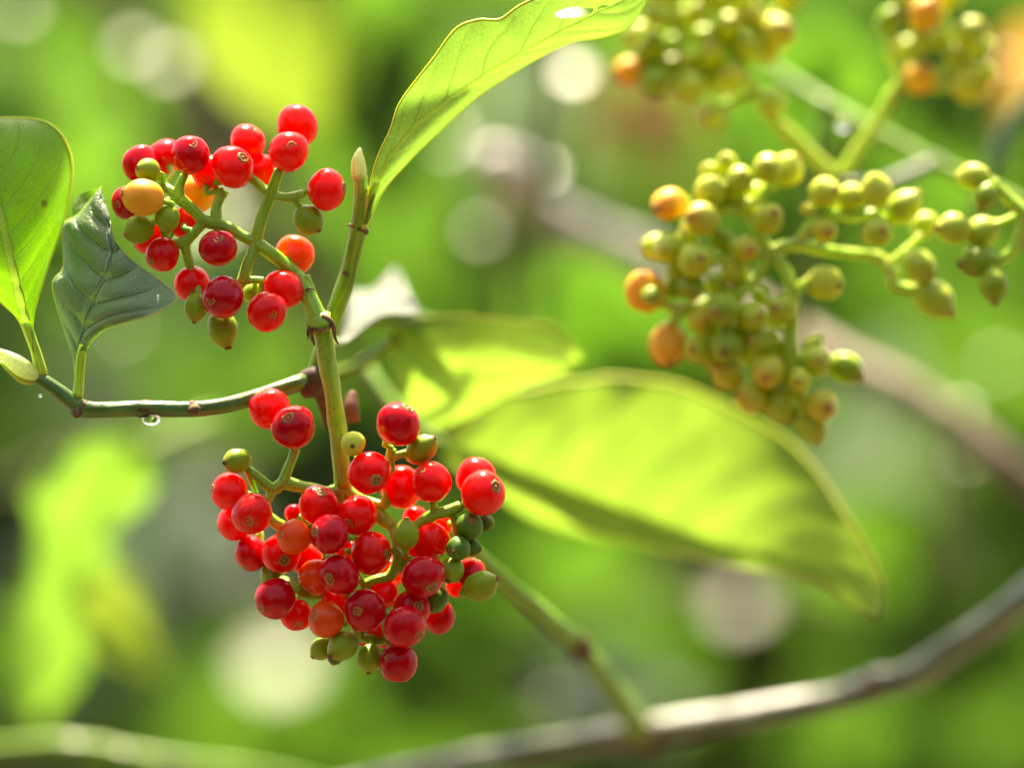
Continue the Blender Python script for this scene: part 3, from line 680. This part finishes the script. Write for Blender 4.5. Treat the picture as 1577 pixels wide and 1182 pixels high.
cluster('small cluster of pale yellow-green berries at the stalk fork, right of the orange-edged one', BB, BS, 'stalk_y', (1290, 330, 0), 'y', 33, GRP, 22, axis_cam=.5)
CB = [('u',1499,272,22,.2),('g',1518,301,20,-.6,1510,316),('u',1469,352,25,0,1447,352),('u',1512,357,25,.2,1490,372),('g',1506,403,26,0,1482,407),('g',1530,438,24,-.3,1531,468)]
CS = [[(1640,360,2,12),(1600,338,1,11),(1575,325,0,11),(1545,298,-.4,9),(1528,278,-.4,8)],
 [(1580,330,0,10),(1572,360,0,10),(1562,385,0,9),(1545,398,.2,8),(1530,402,.4,8)],
 [(1545,398,.2,6),(1535,410,0,6),(1532,420,0,6)],
 [(1575,330,1,7),(1550,340,1.5,6),(1530,348,1.2,6)]]
cluster('sparse cluster of six olive green berries cut by the right frame edge', CB, CS, 'stalk_y', (1580, 330, 0), 'u', 28, GRP, 23)
DB = [('u',1012,25,22,0),('g',1004,76,26,.2),('o',969,109,23,0),('g',1010,127,27,-.4),('u',1063,133,25,-.2),('u',1100,178,23,-.4,1090,180),('y',1125,121,25,-.2,1120,115),('u',1094,84,23,-.4),('u',1057,94,19,.6),('u',1154,76,23,-.3,1152,66),('u',1121,41,24,.2),('w',1160,28,22,.2),('w',1199,51,28,-.5,1212,42),('u',1188,158,24,-.5,1182,172),('u',1049,29,19,.6),('u',1075,20,19,.2),('u',1010,-25,22,.2),('u',1090,-15,24,.4),('u',1150,-25,25,0),('y',1215,-5,22,.6),('g',1040,70,20,1.4),('u',985,55,22,.8),('u',1035,105,22,.9),('u',1085,60,22,.8),('u',1075,110,22,.7),('u',1135,75,20,.9),('w',1180,80,20,.8),('u',1110,5,22,.9),('u',1030,-5,22,.7),('u',1095,120,20,1),('u',1145,10,22,.8)]
DS = [[(1285,272,0,13),(1250,240,0,12),(1215,205,0,12),(1195,185,.3,11),(1165,140,1,10),(1140,100,1.5,10),(1115,60,2,9),(1100,10,2.4,8)],
 [(1165,140,1,8),(1140,150,1,7),(1115,160,.6,7)],[(1140,100,1.5,8),(1080,100,2,7),(1030,95,1.5,7),(990,100,1,7)],[(1115,60,2,7),(1060,55,2,7),(1030,40,1.5,7)],[(1140,100,1.5,7),(1165,60,1,7),(1180,40,.8,7)]]
cluster('upper blurred cluster of olive green berries running out of the top edge', DB, DS, 'stalk_y', (1285, 272, 0), 'u', 64, GRP, 24, axis_cam=.6)
EB = [('g',1371,31,21,0),('o',1424,22,28,-.3),('u',1420,62,19,.2),('u',1494,53,27,0,1508,40),('u',1475,85,22,.4),('o',1417,121,25,-.4),('w',1496,130,31,-.3,1515,120),('y',1520,112,16,-1),('u',1390,-20,22,.4),('u',1465,-10,22,.6),('u',1445,60,20,.6),('g',1480,105,20,.8),('u',1400,75,19,.6),('u',1510,75,20,.8),('u',1440,-5,22,.8)]
ES = [[(1298,268,0,12),(1320,232,0,11),(1350,190,0,11),(1372,150,0,11),(1390,122,0,10),(1405,100,.4,8),(1420,75,.6,7)],
 [(1390,122,0,8),(1376,95,.2,8),(1370,70,.2,9),(1370,45,.4,8)],[(1390,122,0,7),(1440,135,1,7),(1470,132,1,7)],[(1440,135,1,7),(1455,105,1,7),(1470,80,1.2,7)]]
cluster('loose blurred cluster with two orange berries in the upper right corner', EB, ES, 'stalk_y', (1298, 268, 0), 'u', 66, GRP, 25, axis_cam=.5)

# ------------------------------------------------------------------ blurred leaves and branches behind
BL = thing('leafy_twig', 'large drooping lime leaf with yellow rim behind the lower red cluster', 'twig', W(600, 640, 112))
tube('stem', [(560,560,88,12),(600,620,82,12),(650,665,78,11),(692,690,76,9)], M['shoot'], BL, 16, 9, .1)
loft_leaf([(690,690,76),(740,704,78),(785,722,80),(900,768,82),(1010,806,82),(1110,842,80),(1200,858,74),(1285,890,66),(1352,948,56)],
          [(690,684,76),(715,654,77),(752,624,77),(785,606,77),(820,602,78),(860,590,80),(900,587,79),(940,580,82),(985,584,81),(1030,590,83),(1071,602,82),(1156,644,80),(1231,695,76),(1300,787,68),(1350,880,60),(1354,946,56)],
          [(692,696,76),(730,722,73),(790,758,72),(890,806,74),(985,838,77),(1060,856,78),(1122,864,77),(1190,876,73),(1275,900,65),(1348,950,56)],
          'leaf_lime_near', BL, nv=60, nu=10, bulge=.05, und=2.5, seed=33, rib='midrib', ribpx=(5, 2), relief=.5, margin='margin_lime', mpx=3)
loft_leaf([(684,698,92),(750,728,92),(820,775,94),(900,805,96),(985,832,96)], [(684,694,92),(755,716,92),(830,756,93),(905,788,95),(984,828,96)], [(684,702,92),(745,748,95),(815,798,98),(895,824,100),(984,836,96)],
          'leaf_lime_near', BL, nv=26, nu=5, bulge=.05, und=2, seed=35, margin='margin_lime', mpx=4, label='narrow lime leaf under the large one')
CL = thing('leafy_twig', 'curled green leaf just above the large lime leaf, half in shade', 'twig', W(590, 640, 90))
tube('stem', [(500,580,58,9),(560,560,54,9),(610,520,48,8)], M['shoot'], CL, 12, 9, .1)
loft_leaf([(604,500,46),(650,540,50),(710,575,54),(770,582,58),(830,572,62),(888,552,66)],
          [(603,498,46),(650,490,48),(720,488,51),(790,494,56),(850,502,61),(890,550,66)],
          [(602,502,46),(610,575,54),(632,625,60),(671,670,64),(740,645,66),(815,605,66),(886,556,66)],
          'leaf_lime_near', CL, nv=40, nu=8, bulge=.08, und=4, seed=40, rib='midrib', ribpx=(4, 1.5), relief=.6, margin='margin_lime', mpx=2)
WL = thing('leafy_twig', 'silvery leaf catching the light right of the stalk node', 'twig', W(518, 526, 26))
tube('stem', [(505,560,34,6),(510,540,28,6),(520,524,26,5)], M['shoot'], WL, 8, 8, .1)
loft_leaf([(518,527,24),(550,500,36),(585,470,52),(606,440,66),(612,415,76)], [(518,526,24),(532,480,50),(537,453,64),(578,450,68),(608,416,76)], [(520,527,24),(566,500,30),(596,486,36),(645,482,44),(628,448,62),(613,414,76)],
          'leaf_silver', WL, nv=24, nu=5, bulge=.05, und=1.5, seed=44, margin=None)
loft_leaf([(545,505,42),(590,488,48),(640,486,54),(700,500,62)], [(545,500,44),(590,478,52),(640,480,58),(700,496,64)], [(545,512,38),(592,508,40),(640,506,46),(700,508,58)], 'leaf_upper', WL, nv=16, nu=3, margin=None)

BR = thing('branch', 'thick glossy grey-green branch sweeping up to the lower right corner', 'branch', W(1000, 1125, 110))
tube('main_stem', [(480,1226,140,17),(620,1194,135,18),(720,1172,130,19),(850,1149,122,18.5),(940,1134,118,22),(1000,1125,115,21),(1130,1104,110,21),(1280,1080,106,22),(1345,1058,104,25),(1420,1029,102,23),(1577,921,96,24),(1700,805,92,25)], M['bark'], BR, 90, 16, .3)
tube('side_twig', [(690,815,26,14),(738,860,32,15),(790,908,42,15),(880,985,66,16),(945,1060,88,17),(990,1130,112,19)], M['shoot'], BR, 40, 12, .16)
tube('node_ring', [(882,985,66,17),(891,994,68.5,20),(900,1004,71,17)], M['node'], BR, 7, 12, .3)
tube('node_ring', [(962,1126,115,23),(990,1130,113,27),(1018,1124,112,24)], M['bark_brown'], BR, 7, 12, .3)
def top_strip(pts, a0, a1, mat, parent, name, label, n=40, m=8):  # strip over a branch's top, carries its painted highlight
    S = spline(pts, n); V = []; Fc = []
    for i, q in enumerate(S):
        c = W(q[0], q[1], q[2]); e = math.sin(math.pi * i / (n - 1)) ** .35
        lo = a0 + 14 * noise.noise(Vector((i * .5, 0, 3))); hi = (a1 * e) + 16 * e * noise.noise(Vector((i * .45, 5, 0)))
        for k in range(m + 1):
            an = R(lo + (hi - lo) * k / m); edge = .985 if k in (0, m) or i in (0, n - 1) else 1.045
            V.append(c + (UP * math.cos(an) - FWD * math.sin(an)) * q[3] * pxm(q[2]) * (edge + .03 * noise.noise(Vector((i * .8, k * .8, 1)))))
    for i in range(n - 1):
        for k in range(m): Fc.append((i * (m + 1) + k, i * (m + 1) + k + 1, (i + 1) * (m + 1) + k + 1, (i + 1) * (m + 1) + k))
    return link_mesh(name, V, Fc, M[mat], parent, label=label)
top_strip([(1002,1124.6,115,21.5),(1060,1115,112.5,21.5),(1130,1104,110,21.5),(1210,1091,107.8,22),(1276,1080.6,106.1,22)], -70, 74, 'sun_highlight', BR, 'highlight_strip', 'pale strip standing in for the sun highlight along the branch')
tube('knot', [(1330,1062,106,22),(1342,1050,102,16),(1350,1040,99,6)], M['bark_brown'], BR, 7, 10, .4)
B2 = thing('branch', 'thin blurred branch along the bottom left edge', 'branch', W(100, 1150, 150))
tube('main_stem', [(-700,1110,175,13),(-400,1150,165,12),(-120,1160,158,11),(0,1150,155,11),(110,1146,150,13),(200,1160,150,11),(280,1172,150,11),(420,1190,155,10),(560,1225,160,9)], M['shoot'], B2, 50, 12, .3)
B3 = thing('branch', 'pale grey branch slanting down behind the green berry clusters', 'branch', W(1000, 400, 280))
tube('main_stem', [(728,222,270,16),(785,285,272,24),(840,325,275,27),(920,362,278,27),(1000,400,282,26),(1150,478,290,24)], M['bark_pale'], B3, 40, 12, .3)
tube('lower_stem', [(1140,472,289,23),(1300,556,240,23),(1430,622,220,24),(1577,735,205,25),(1720,845,200,25)], M['bark_brown'], B3, 40, 12, .3, label='browner lower stretch of the branch')
tube('side_twig', [(835,318,274,20),(810,270,270,26),(775,250,266,26),(735,250,262,14)], M['bark_pale'], B3, 14, 10, .3)
B4 = thing('branch', 'green blurred branch crossing behind the upper right berry clusters', 'branch', W(1400, 250, 95))
tube('main_stem', [(1130,60,130,8),(1210,120,120,9),(1300,175,110,10),(1400,230,102,11),(1460,262,98,12),(1600,330,90,13)], M['shoot'], B4, 30, 10, .12)
tube('side_twig', [(1300,285,80,9),(1360,282,90,10),(1420,258,98,11),(1450,245,100,9)], M['bark'], B4, 14, 10, .15)
B5 = thing('branch', 'dim olive stem running down the upper right corner', 'branch', W(1540, 200, 140))
tube('main_stem', [(1640,60,150,13),(1585,150,145,14),(1545,215,140,13),(1525,275,138,12),(1490,340,150,10)], M['twig'], B5, 24, 10, .15)
B6 = thing('branch', 'wide brown blurred branch high behind the red berries', 'branch', W(300, 110, 700))
tube('main_stem', [(60,-120,680,26),(180,20,690,26),(300,150,700,28),(400,290,710,30),(470,420,720,30),(520,560,730,30)], M['bark_brown'], B6, 30, 12, .2)

BG = 'leaves of the hedge behind the berries'
S_ = spray
i_ = 0
def sp(*a, **k):
    global i_
    i_ += 1
    return spray(*a, seed=i_, **k)
# foliage that stands alone in the blur
LLF = thing('leafy_twig', 'bright drooping lime leaf blurred at the lower left', 'twig', W(225, 690, 205))
tube('stem', [(330,640,230,9),(270,668,215,9),(222,690,205,8)], M['shoot'], LLF, 10, 8, .1)
loft_leaf([(222,690,205),(165,735,215),(118,840,235),(95,965,250),(58,1110,262)], [(216,682,205),(150,672,212),(60,730,226),(52,850,245),(20,960,262),(52,1108,262)], [(226,696,205),(236,745,205),(178,820,222),(150,900,235),(128,990,245),(62,1112,262)],
          'bgleaf_mid', LLF, nv=30, nu=6, bulge=.10, und=14, seed=50, rib='midrib', ribpx=(5, 2), relief=.6)
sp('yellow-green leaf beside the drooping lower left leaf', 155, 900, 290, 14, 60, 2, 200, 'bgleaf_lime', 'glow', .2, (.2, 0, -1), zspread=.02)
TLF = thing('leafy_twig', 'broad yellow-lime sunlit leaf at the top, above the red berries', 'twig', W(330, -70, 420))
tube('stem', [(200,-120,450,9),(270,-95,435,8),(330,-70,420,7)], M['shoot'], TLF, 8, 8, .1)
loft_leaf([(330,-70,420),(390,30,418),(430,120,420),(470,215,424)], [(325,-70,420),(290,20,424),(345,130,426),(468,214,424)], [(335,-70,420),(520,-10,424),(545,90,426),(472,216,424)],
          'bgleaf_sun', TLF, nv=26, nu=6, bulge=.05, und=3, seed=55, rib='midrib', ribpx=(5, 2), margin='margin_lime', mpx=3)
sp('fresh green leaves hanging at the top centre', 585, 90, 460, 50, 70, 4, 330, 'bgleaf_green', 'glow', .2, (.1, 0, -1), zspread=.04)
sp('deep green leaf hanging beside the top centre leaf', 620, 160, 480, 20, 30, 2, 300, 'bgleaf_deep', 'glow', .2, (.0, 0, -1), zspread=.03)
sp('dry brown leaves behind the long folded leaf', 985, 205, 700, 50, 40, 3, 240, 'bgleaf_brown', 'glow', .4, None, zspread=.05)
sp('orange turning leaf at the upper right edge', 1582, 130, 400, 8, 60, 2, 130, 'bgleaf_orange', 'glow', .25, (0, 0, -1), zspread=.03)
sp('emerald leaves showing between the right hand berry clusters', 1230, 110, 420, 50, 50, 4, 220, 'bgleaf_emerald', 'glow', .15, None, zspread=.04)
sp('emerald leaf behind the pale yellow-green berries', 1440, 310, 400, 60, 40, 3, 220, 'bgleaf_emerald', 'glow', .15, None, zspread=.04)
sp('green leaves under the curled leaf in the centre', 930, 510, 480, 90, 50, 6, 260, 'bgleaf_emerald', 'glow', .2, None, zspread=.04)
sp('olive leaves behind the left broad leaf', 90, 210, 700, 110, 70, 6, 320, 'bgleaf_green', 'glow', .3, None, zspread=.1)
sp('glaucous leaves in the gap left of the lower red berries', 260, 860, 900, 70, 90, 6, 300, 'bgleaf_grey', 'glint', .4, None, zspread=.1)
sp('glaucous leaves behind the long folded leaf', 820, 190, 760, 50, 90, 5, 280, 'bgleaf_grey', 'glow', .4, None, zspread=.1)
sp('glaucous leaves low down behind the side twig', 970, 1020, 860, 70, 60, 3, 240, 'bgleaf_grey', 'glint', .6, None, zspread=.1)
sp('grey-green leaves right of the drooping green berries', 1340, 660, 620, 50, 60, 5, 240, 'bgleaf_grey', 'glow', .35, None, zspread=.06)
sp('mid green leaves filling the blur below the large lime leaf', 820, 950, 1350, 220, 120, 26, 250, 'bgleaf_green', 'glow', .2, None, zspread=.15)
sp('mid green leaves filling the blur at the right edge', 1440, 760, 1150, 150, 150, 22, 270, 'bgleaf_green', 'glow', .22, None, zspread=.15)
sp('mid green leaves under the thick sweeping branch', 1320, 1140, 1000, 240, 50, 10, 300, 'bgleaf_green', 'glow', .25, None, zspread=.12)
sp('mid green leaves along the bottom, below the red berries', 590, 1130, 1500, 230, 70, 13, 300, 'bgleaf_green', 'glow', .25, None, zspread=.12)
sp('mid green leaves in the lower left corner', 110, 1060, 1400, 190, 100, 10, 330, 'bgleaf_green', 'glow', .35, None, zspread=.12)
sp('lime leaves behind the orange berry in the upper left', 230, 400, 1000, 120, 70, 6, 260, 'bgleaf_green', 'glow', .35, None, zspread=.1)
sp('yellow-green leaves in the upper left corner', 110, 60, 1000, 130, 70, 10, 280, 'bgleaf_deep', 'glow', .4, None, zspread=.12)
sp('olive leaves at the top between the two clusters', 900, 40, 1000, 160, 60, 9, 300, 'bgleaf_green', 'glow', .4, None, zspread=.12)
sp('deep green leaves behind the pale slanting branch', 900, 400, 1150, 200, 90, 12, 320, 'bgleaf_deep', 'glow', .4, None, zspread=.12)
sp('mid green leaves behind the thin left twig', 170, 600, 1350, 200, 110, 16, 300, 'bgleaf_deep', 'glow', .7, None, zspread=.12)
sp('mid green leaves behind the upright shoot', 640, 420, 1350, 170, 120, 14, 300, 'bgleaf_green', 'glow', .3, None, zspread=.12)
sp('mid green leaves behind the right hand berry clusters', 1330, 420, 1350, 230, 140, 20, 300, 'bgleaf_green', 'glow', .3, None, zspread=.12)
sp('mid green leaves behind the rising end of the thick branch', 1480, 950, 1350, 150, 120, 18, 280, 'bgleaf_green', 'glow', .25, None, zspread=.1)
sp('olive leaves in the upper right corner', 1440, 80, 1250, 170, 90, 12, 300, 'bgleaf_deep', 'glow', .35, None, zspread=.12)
# waxy leaves that flash the sun: the pale discs
WV = []; WU = []; WF = []
for i_r in range(9):
    for k in range(5):
        v_ = i_r / 8; wv_ = .36 * math.sin(math.pi * min(1, max(0, v_ ** .9))) + .003; u_ = k / 2 - 1
        WV.append((wv_ * u_, v_, .02 * abs(u_) + .012 * math.sin(3 * v_))); WU.append((.5 + u_ / 2, v_))
for i_r in range(8):
    for k in range(4): WF.append((i_r * 5 + k, i_r * 5 + k + 1, i_r * 5 + k + 6, i_r * 5 + k + 5))
LEAF_V.append((WV, WU, WF))
GL = 'waxy leaves flashing in the sun'
def flash(lb, px, py, dz, ln, mat='bgleaf_pale'):
    global i_
    i_ += 1
    c = W(px, py, dz); s = pxm(dz); rr = random.Random(500 + i_)
    t = thing('waxy_leaf', lb, 'leaf', c, GL)
    nn = (SUN + (CAM - c).normalized()).normalized()
    m3 = frame_from(UP - nn * UP.dot(nn) + RT * rr.uniform(-.3, .3), nn); l = ln * s
    o = bpy.data.objects.new('blade', leaf_mesh(len(LEAF_V) - 1, mat)); COL.objects.link(o); o.parent = t
    o.matrix_local = Matrix.Translation(-(m3 @ Vector((0, 1, 0))) * l * .5) @ m3.to_4x4() @ Matrix.Diagonal((l, l, l, 1))
    b = -(m3 @ Vector((0, 1, 0))) * l * .5 + c
    v, f, u = tube_geo([(b, .0012), (b - UP * .012 + FWD * .02, .0014), (b - UP * .05 + FWD * .06, .0018)], 6)
    link_mesh('petiole', v, f, M['twig'], t, u)
for a in (('waxy leaf flashing under the lower red cluster', 430, 1022, 980, 128, 'bgleaf_dull'), ('waxy leaf flashing under the large lime leaf', 1140, 925, 860, 84, 'bgleaf_dull'),
        ('waxy leaf flashing high at the left, first of two', 208, 72, 480, 50, 'bgleaf_dull'), ('waxy leaf flashing high at the left, second of two', 262, 97, 480, 54, 'bgleaf_dull'), ('waxy leaf flashing beside the top right of the long leaf', 882, 112, 330, 52),
        ('waxy leaf flashing above the pale slanting branch', 770, 250, 300, 40), ('waxy leaf flashing beside the knee of the pale slanting branch', 838, 262, 320, 40), ('waxy leaf flashing just under the tip of the pale branch', 775, 305, 300, 34), ('waxy leaf flashing at the tip of the pale slanting branch', 825, 318, 350, 44), ('waxy leaf flashing behind the base of the long leaf', 660, 205, 600, 95), ('waxy leaf flashing behind the upper red berries', 560, 185, 700, 90, 'bgleaf_dull'),
        ('waxy leaf flashing below the pale slanting branch', 740, 355, 420, 36, 'bgleaf_dull'), ('waxy leaf flashing at the extreme upper left', 30, 12, 480, 44, 'bgleaf_dull'), ('waxy leaf flashing behind the brown branch at right', 1480, 630, 330, 26),
        ('waxy leaf flashing at the upper right edge', 1552, 90, 300, 24, 'bgleaf_dull'), ('waxy blade added behind the hole of the long leaf to brighten it', 856, 34, 160, 90), ('waxy leaf flashing behind the orange berry', 330, 330, 700, 60)):  # blade behind the long leaf's hole is added to make the hole bright
    flash(*a)

for a in (('small glossy blade added as a sun patch on the bottom left branch, nearest the frame edge', 115, 1140, 142, 18), ('small glossy blade added as a sun patch on the bottom left branch, second from the edge', 188, 1153, 142, 17), ('small glossy blade added as a sun patch on the bottom left branch, third from the edge', 266, 1163, 142, 12, 'bgleaf_dull'),  # these three blades stand in for sun patches on the bark
        ('small waxy leaf flashing between the two upper right clusters', 1272, 152, 110, 8, 'bgleaf_dull'), ('small waxy leaf flashing above the right end of the thick branch', 1490, 700, 420, 26, 'bgleaf_dull'),
        ('small waxy leaf flashing left of the drooping lime leaf', 690, 560, 500, 20, 'bgleaf_dull'), ('small waxy leaf flashing low beside the side twig', 850, 1075, 420, 26, 'bgleaf_dull'), ('small waxy leaf flashing under the dark curled leaf', 190, 505, 500, 26, 'bgleaf_dull'),
        ('small waxy leaf flashing at the top, right of the lime leaf', 600, 30, 560, 36, 'bgleaf_dull'), ('small waxy leaf flashing in the far right foliage', 1535, 560, 500, 30, 'bgleaf_dull')):
    flash(*a)
for k_, (lb, pts_) in enumerate((('thin bare twig crossing the blur at the upper left', [(-40,90,520,5),(120,150,540,6),(260,250,560,7),(420,330,580,7)]), ('thin bare twig in the blur below the large lime leaf', [(760,1010,420,5),(900,930,430,6),(1080,900,450,7),(1300,930,470,7)]),
        ('thin bare twig in the blur right of the lime leaf', [(1400,560,380,6),(1440,720,390,7),(1500,900,400,8)]), ('thin bare twig in the blur under the left twig', [(-30,760,420,6),(120,700,430,6),(330,690,440,7),(420,740,450,6)]))):
    t_ = thing('bare_twig', lb, 'twig', W(*pts_[0][:3]), 'bare twigs in the blur'); tube('stem', pts_, M['bark_brown' if k_ % 2 else 'bark'], t_, 20, 8, .3)
# leaves of the bough overhead that throw the shade seen on the near leaves
OH = thing('leafy_branch', 'leafy bough hanging overhead and shading the leaves below it', 'branch', W(500, -1400, 300))
def shade(dist, mid, L, Rr, nv=14):
    """a blade of the bough overhead, dist metres towards the sun from the place it shades"""
    def mv(pts):
        out = []
        for p in pts:
            q = W(*p) + SUN * dist - CAM; d = q.dot(FWD); s_ = PX * d / F
            out.append((q.dot(RT) / s_ + PW / 2, PH / 2 - q.dot(UP) / s_, (d - F) * 1e3))
        return out
    loft_leaf(mv(mid), mv(L), mv(Rr), 'bgleaf_deep', OH, nv=nv, nu=3, und=0, margin=None)
    t_ = mv([mid[0]])[0]; b_ = (t_[0] - 60, t_[1] - 260, t_[2] + 170)
    tube('petiole', [t_ + (2,), ((t_[0] + b_[0]) / 2, (t_[1] + b_[1]) / 2 - 20, t_[2] + 70, 2), b_ + (3,)], M['twig'], OH, 8, 6, 0)
    return b_
tips = []
# over the broad left leaf: its upper part and a slanting stripe
tips.append(shade(.30, [(-60,215,0),(20,220,2),(110,240,6)], [(-60,180,0),(20,160,2),(112,215,6)], [(-60,300,0),(15,290,2),(105,262,6)]))
tips.append(shade(.33, [(-60,420,-1),(10,372,-2),(100,300,4)], [(-60,398,-1),(5,350,-2),(100,290,4)], [(-60,440,-1),(15,392,-2),(102,312,4)]))
# over the drooping tip and the middle band of the large lime leaf
tips.append(shade(.32, [(1180,875,74),(1240,790,74),(1290,735,72)], [(1150,845,78),(1195,760,78),(1262,700,75)], [(1262,905,68),(1322,850,64),(1316,760,70)]))
# over the curled leaf
tips.append(shade(.30, [(620,505,47),(740,505,53),(880,530,64)], [(610,490,46),(740,482,51),(885,505,62)], [(618,530,49),(740,522,54),(880,548,66)]))
tips.append(shade(.33, [(640,680,62),(690,620,58),(720,560,54)], [(655,690,63),(705,630,58),(735,562,54)], [(632,660,62),(675,610,58),(708,556,54)]))
# over the long folded leaf near its base
tips.append(shade(.30, [(560,250,2),(640,190,0),(725,132,-1)], [(560,150,1),(630,135,-2),(722,126,-2)], [(585,270,3),(655,205,1),(728,136,0)]))
# over parts of the barked branches, leaving sunlit stretches between
tips.append(shade(.40, [(1300,1068,102),(1430,1014,98),(1640,850,90)], [(1290,1020,102),(1420,970,98),(1620,800,90)], [(1306,1110,102),(1445,1060,98),(1670,900,90)]))
tips.append(shade(.42, [(985,1120,113),(925,1130,116),(870,1138,119)], [(985,1085,113),(925,1090,116),(868,1100,119)], [(988,1160,113),(925,1170,116),(872,1176,119)]))
tips.append(shade(.41, [(815,1145,122),(790,1150,124),(765,1156,125)], [(812,1110,122),(790,1115,124),(765,1120,125)], [(815,1185,122),(790,1190,124),(765,1196,125)]))
tube('stem', [(p[0], p[1], p[2], 6) for p in sorted(tips, key=lambda p: p[0])], M['twig'], OH, 40, 8, .1)

# hedge shrubs and the trees far behind
def crown(label, name, px, py, dz, rx, ry, rz, n, ln, mats, seed, cat='shrub'):
    """A shrub: trunk, limbs and a crown of leaf-sized faces spread through its volume."""
    rr = random.Random(seed); c = W(px, py, dz); base = Vector((c.x, c.y, 0))
    t = thing(name, label, cat, base, 'shrubs and trees behind the berries')
    per = {}
    for i in range(n):
        while True:
            q = Vector((rr.uniform(-1, 1), rr.uniform(-1, 1), rr.uniform(-1, 1)))
            if q.length < 1 and noise.noise(q * 2.6 + Vector((seed * 3.1, 0, 0))) > -.28: break
        p = c + Vector((q.x * rx, q.y * rz, q.z * ry))
        m = rr.choice(mats); V, U, Fc = per.setdefault(m, ([], [], []))
        ax = Vector((rr.uniform(-1, 1), rr.uniform(-.5, .5), rr.uniform(-1.3, .3)))
        nn = N_GLOW + Vector((rr.gauss(0, .35), rr.gauss(0, .35), rr.gauss(0, .35)))
        m3 = frame_from(ax - nn.normalized() * ax.dot(nn.normalized()), nn); l = ln * rr.uniform(.7, 1.25)
        lv, lu, lf = LEAF_V[rr.randrange(6)]; o = len(V)
        V += [p + (m3 @ Vector(v)) * l for v in lv]; U += lu; Fc += [tuple(x + o for x in f) for f in lf]
    for m, (V, U, Fc) in per.items():
        meta(link_mesh('foliage', V, Fc, M[m], t, U), None, None, None, 'stuff')
    for k in range(4):
        e = c + Vector((rr.uniform(-.6, .6) * rx, rr.uniform(-.4, .4) * rz, rr.uniform(-.2, .7) * ry))
        pr = [(Vector(p), .03 * (1 - .75 * i / 13)) for i, p in enumerate(spline([base + Vector((rr.uniform(-.05, .05), rr.uniform(-.05, .05), -.05)), base.lerp(e, .5) + Vector((rr.uniform(-.1, .1), rr.uniform(-.1, .1), 0)), e], 14))]
        v, f, u = tube_geo(pr, 8, .2, k)
        link_mesh('trunk' if k == 0 else 'limb', v, f, M['bark_brown'], t, u)
    return t
GM = ['bgleaf_green', 'bgleaf_green', 'bgleaf_lime', 'bgleaf_deep']
crown('leafy shrub behind the broad left leaf', 'shrub', 60, 500, 2000, .45, .6, .16, 340, .13, ['bgleaf_green', 'bgleaf_deep'], 1)
crown('leafy shrub in the middle, behind the red berries', 'shrub', 620, 640, 2200, .45, .6, .16, 340, .14, GM, 2)
crown('leafy shrub behind the drooping lime leaf', 'shrub', 1130, 760, 2050, .42, .55, .16, 340, .13, ['bgleaf_green', 'bgleaf_lime', 'bgleaf_green'], 3)
crown('olive shrub behind the right hand green berries', 'shrub', 1560, 420, 2100, .42, .65, .16, 340, .13, GM, 4)
for k, (px, py, dz) in enumerate(((-500, 560, 3000), (180, 620, 3500), (760, 520, 3400), (1300, 600, 3600), (1950, 560, 3100))):
    crown(['broad tree far behind, beyond the left frame edge', 'broad tree far behind the left red berries', 'broad tree far behind the picture centre', 'broad tree far behind the green berries', 'broad tree far behind, beyond the right frame edge'][k],
          'tree', px, py, dz, .85, 1.05, .3, 700, .19, ['bgleaf_green', 'bgleaf_green', 'bgleaf_lime', 'bgleaf_grey'], 30 + k, cat='tree')
# unseen foliage added behind the camera to cut sky fill, gapped for highlights
def blocker_foliage():
    rr = random.Random(77); V = []; U = []; Fc = []
    for i in range(2600):
        an = rr.uniform(R(170), R(370)); d = rr.uniform(1.5, 2.6); h = rr.uniform(.1, 2.5)
        p = Vector((math.cos(an) * d, math.sin(an) * d - .2, h))
        if (an - R(232)) ** 2 / .10 + (h - 2.5) ** 2 / .5 < 1 or (an - R(300)) ** 2 / .03 + (h - 2.2) ** 2 / .2 < 1: continue
        nn = Vector((-math.cos(an), -math.sin(an), .6)) + Vector((rr.gauss(0, .4), rr.gauss(0, .4), rr.gauss(0, .4)))
        m3 = frame_from(Vector((rr.uniform(-1, 1), rr.uniform(-1, 1), -.8)), nn); l = rr.uniform(.2, .34)
        lv, lu, lf = LEAF_V[rr.randrange(6)]; o = len(V)
        V += [p + (m3 @ Vector(v)) * l for v in lv]; U += lu; Fc += [tuple(x + o for x in f) for f in lf]
    meta(link_mesh('blocker_foliage', V, Fc, M['blocker_foliage'], None, U), 'green foliage added behind the viewpoint to block sky light', 'blocker_foliage', None, 'stuff')
blocker_foliage()
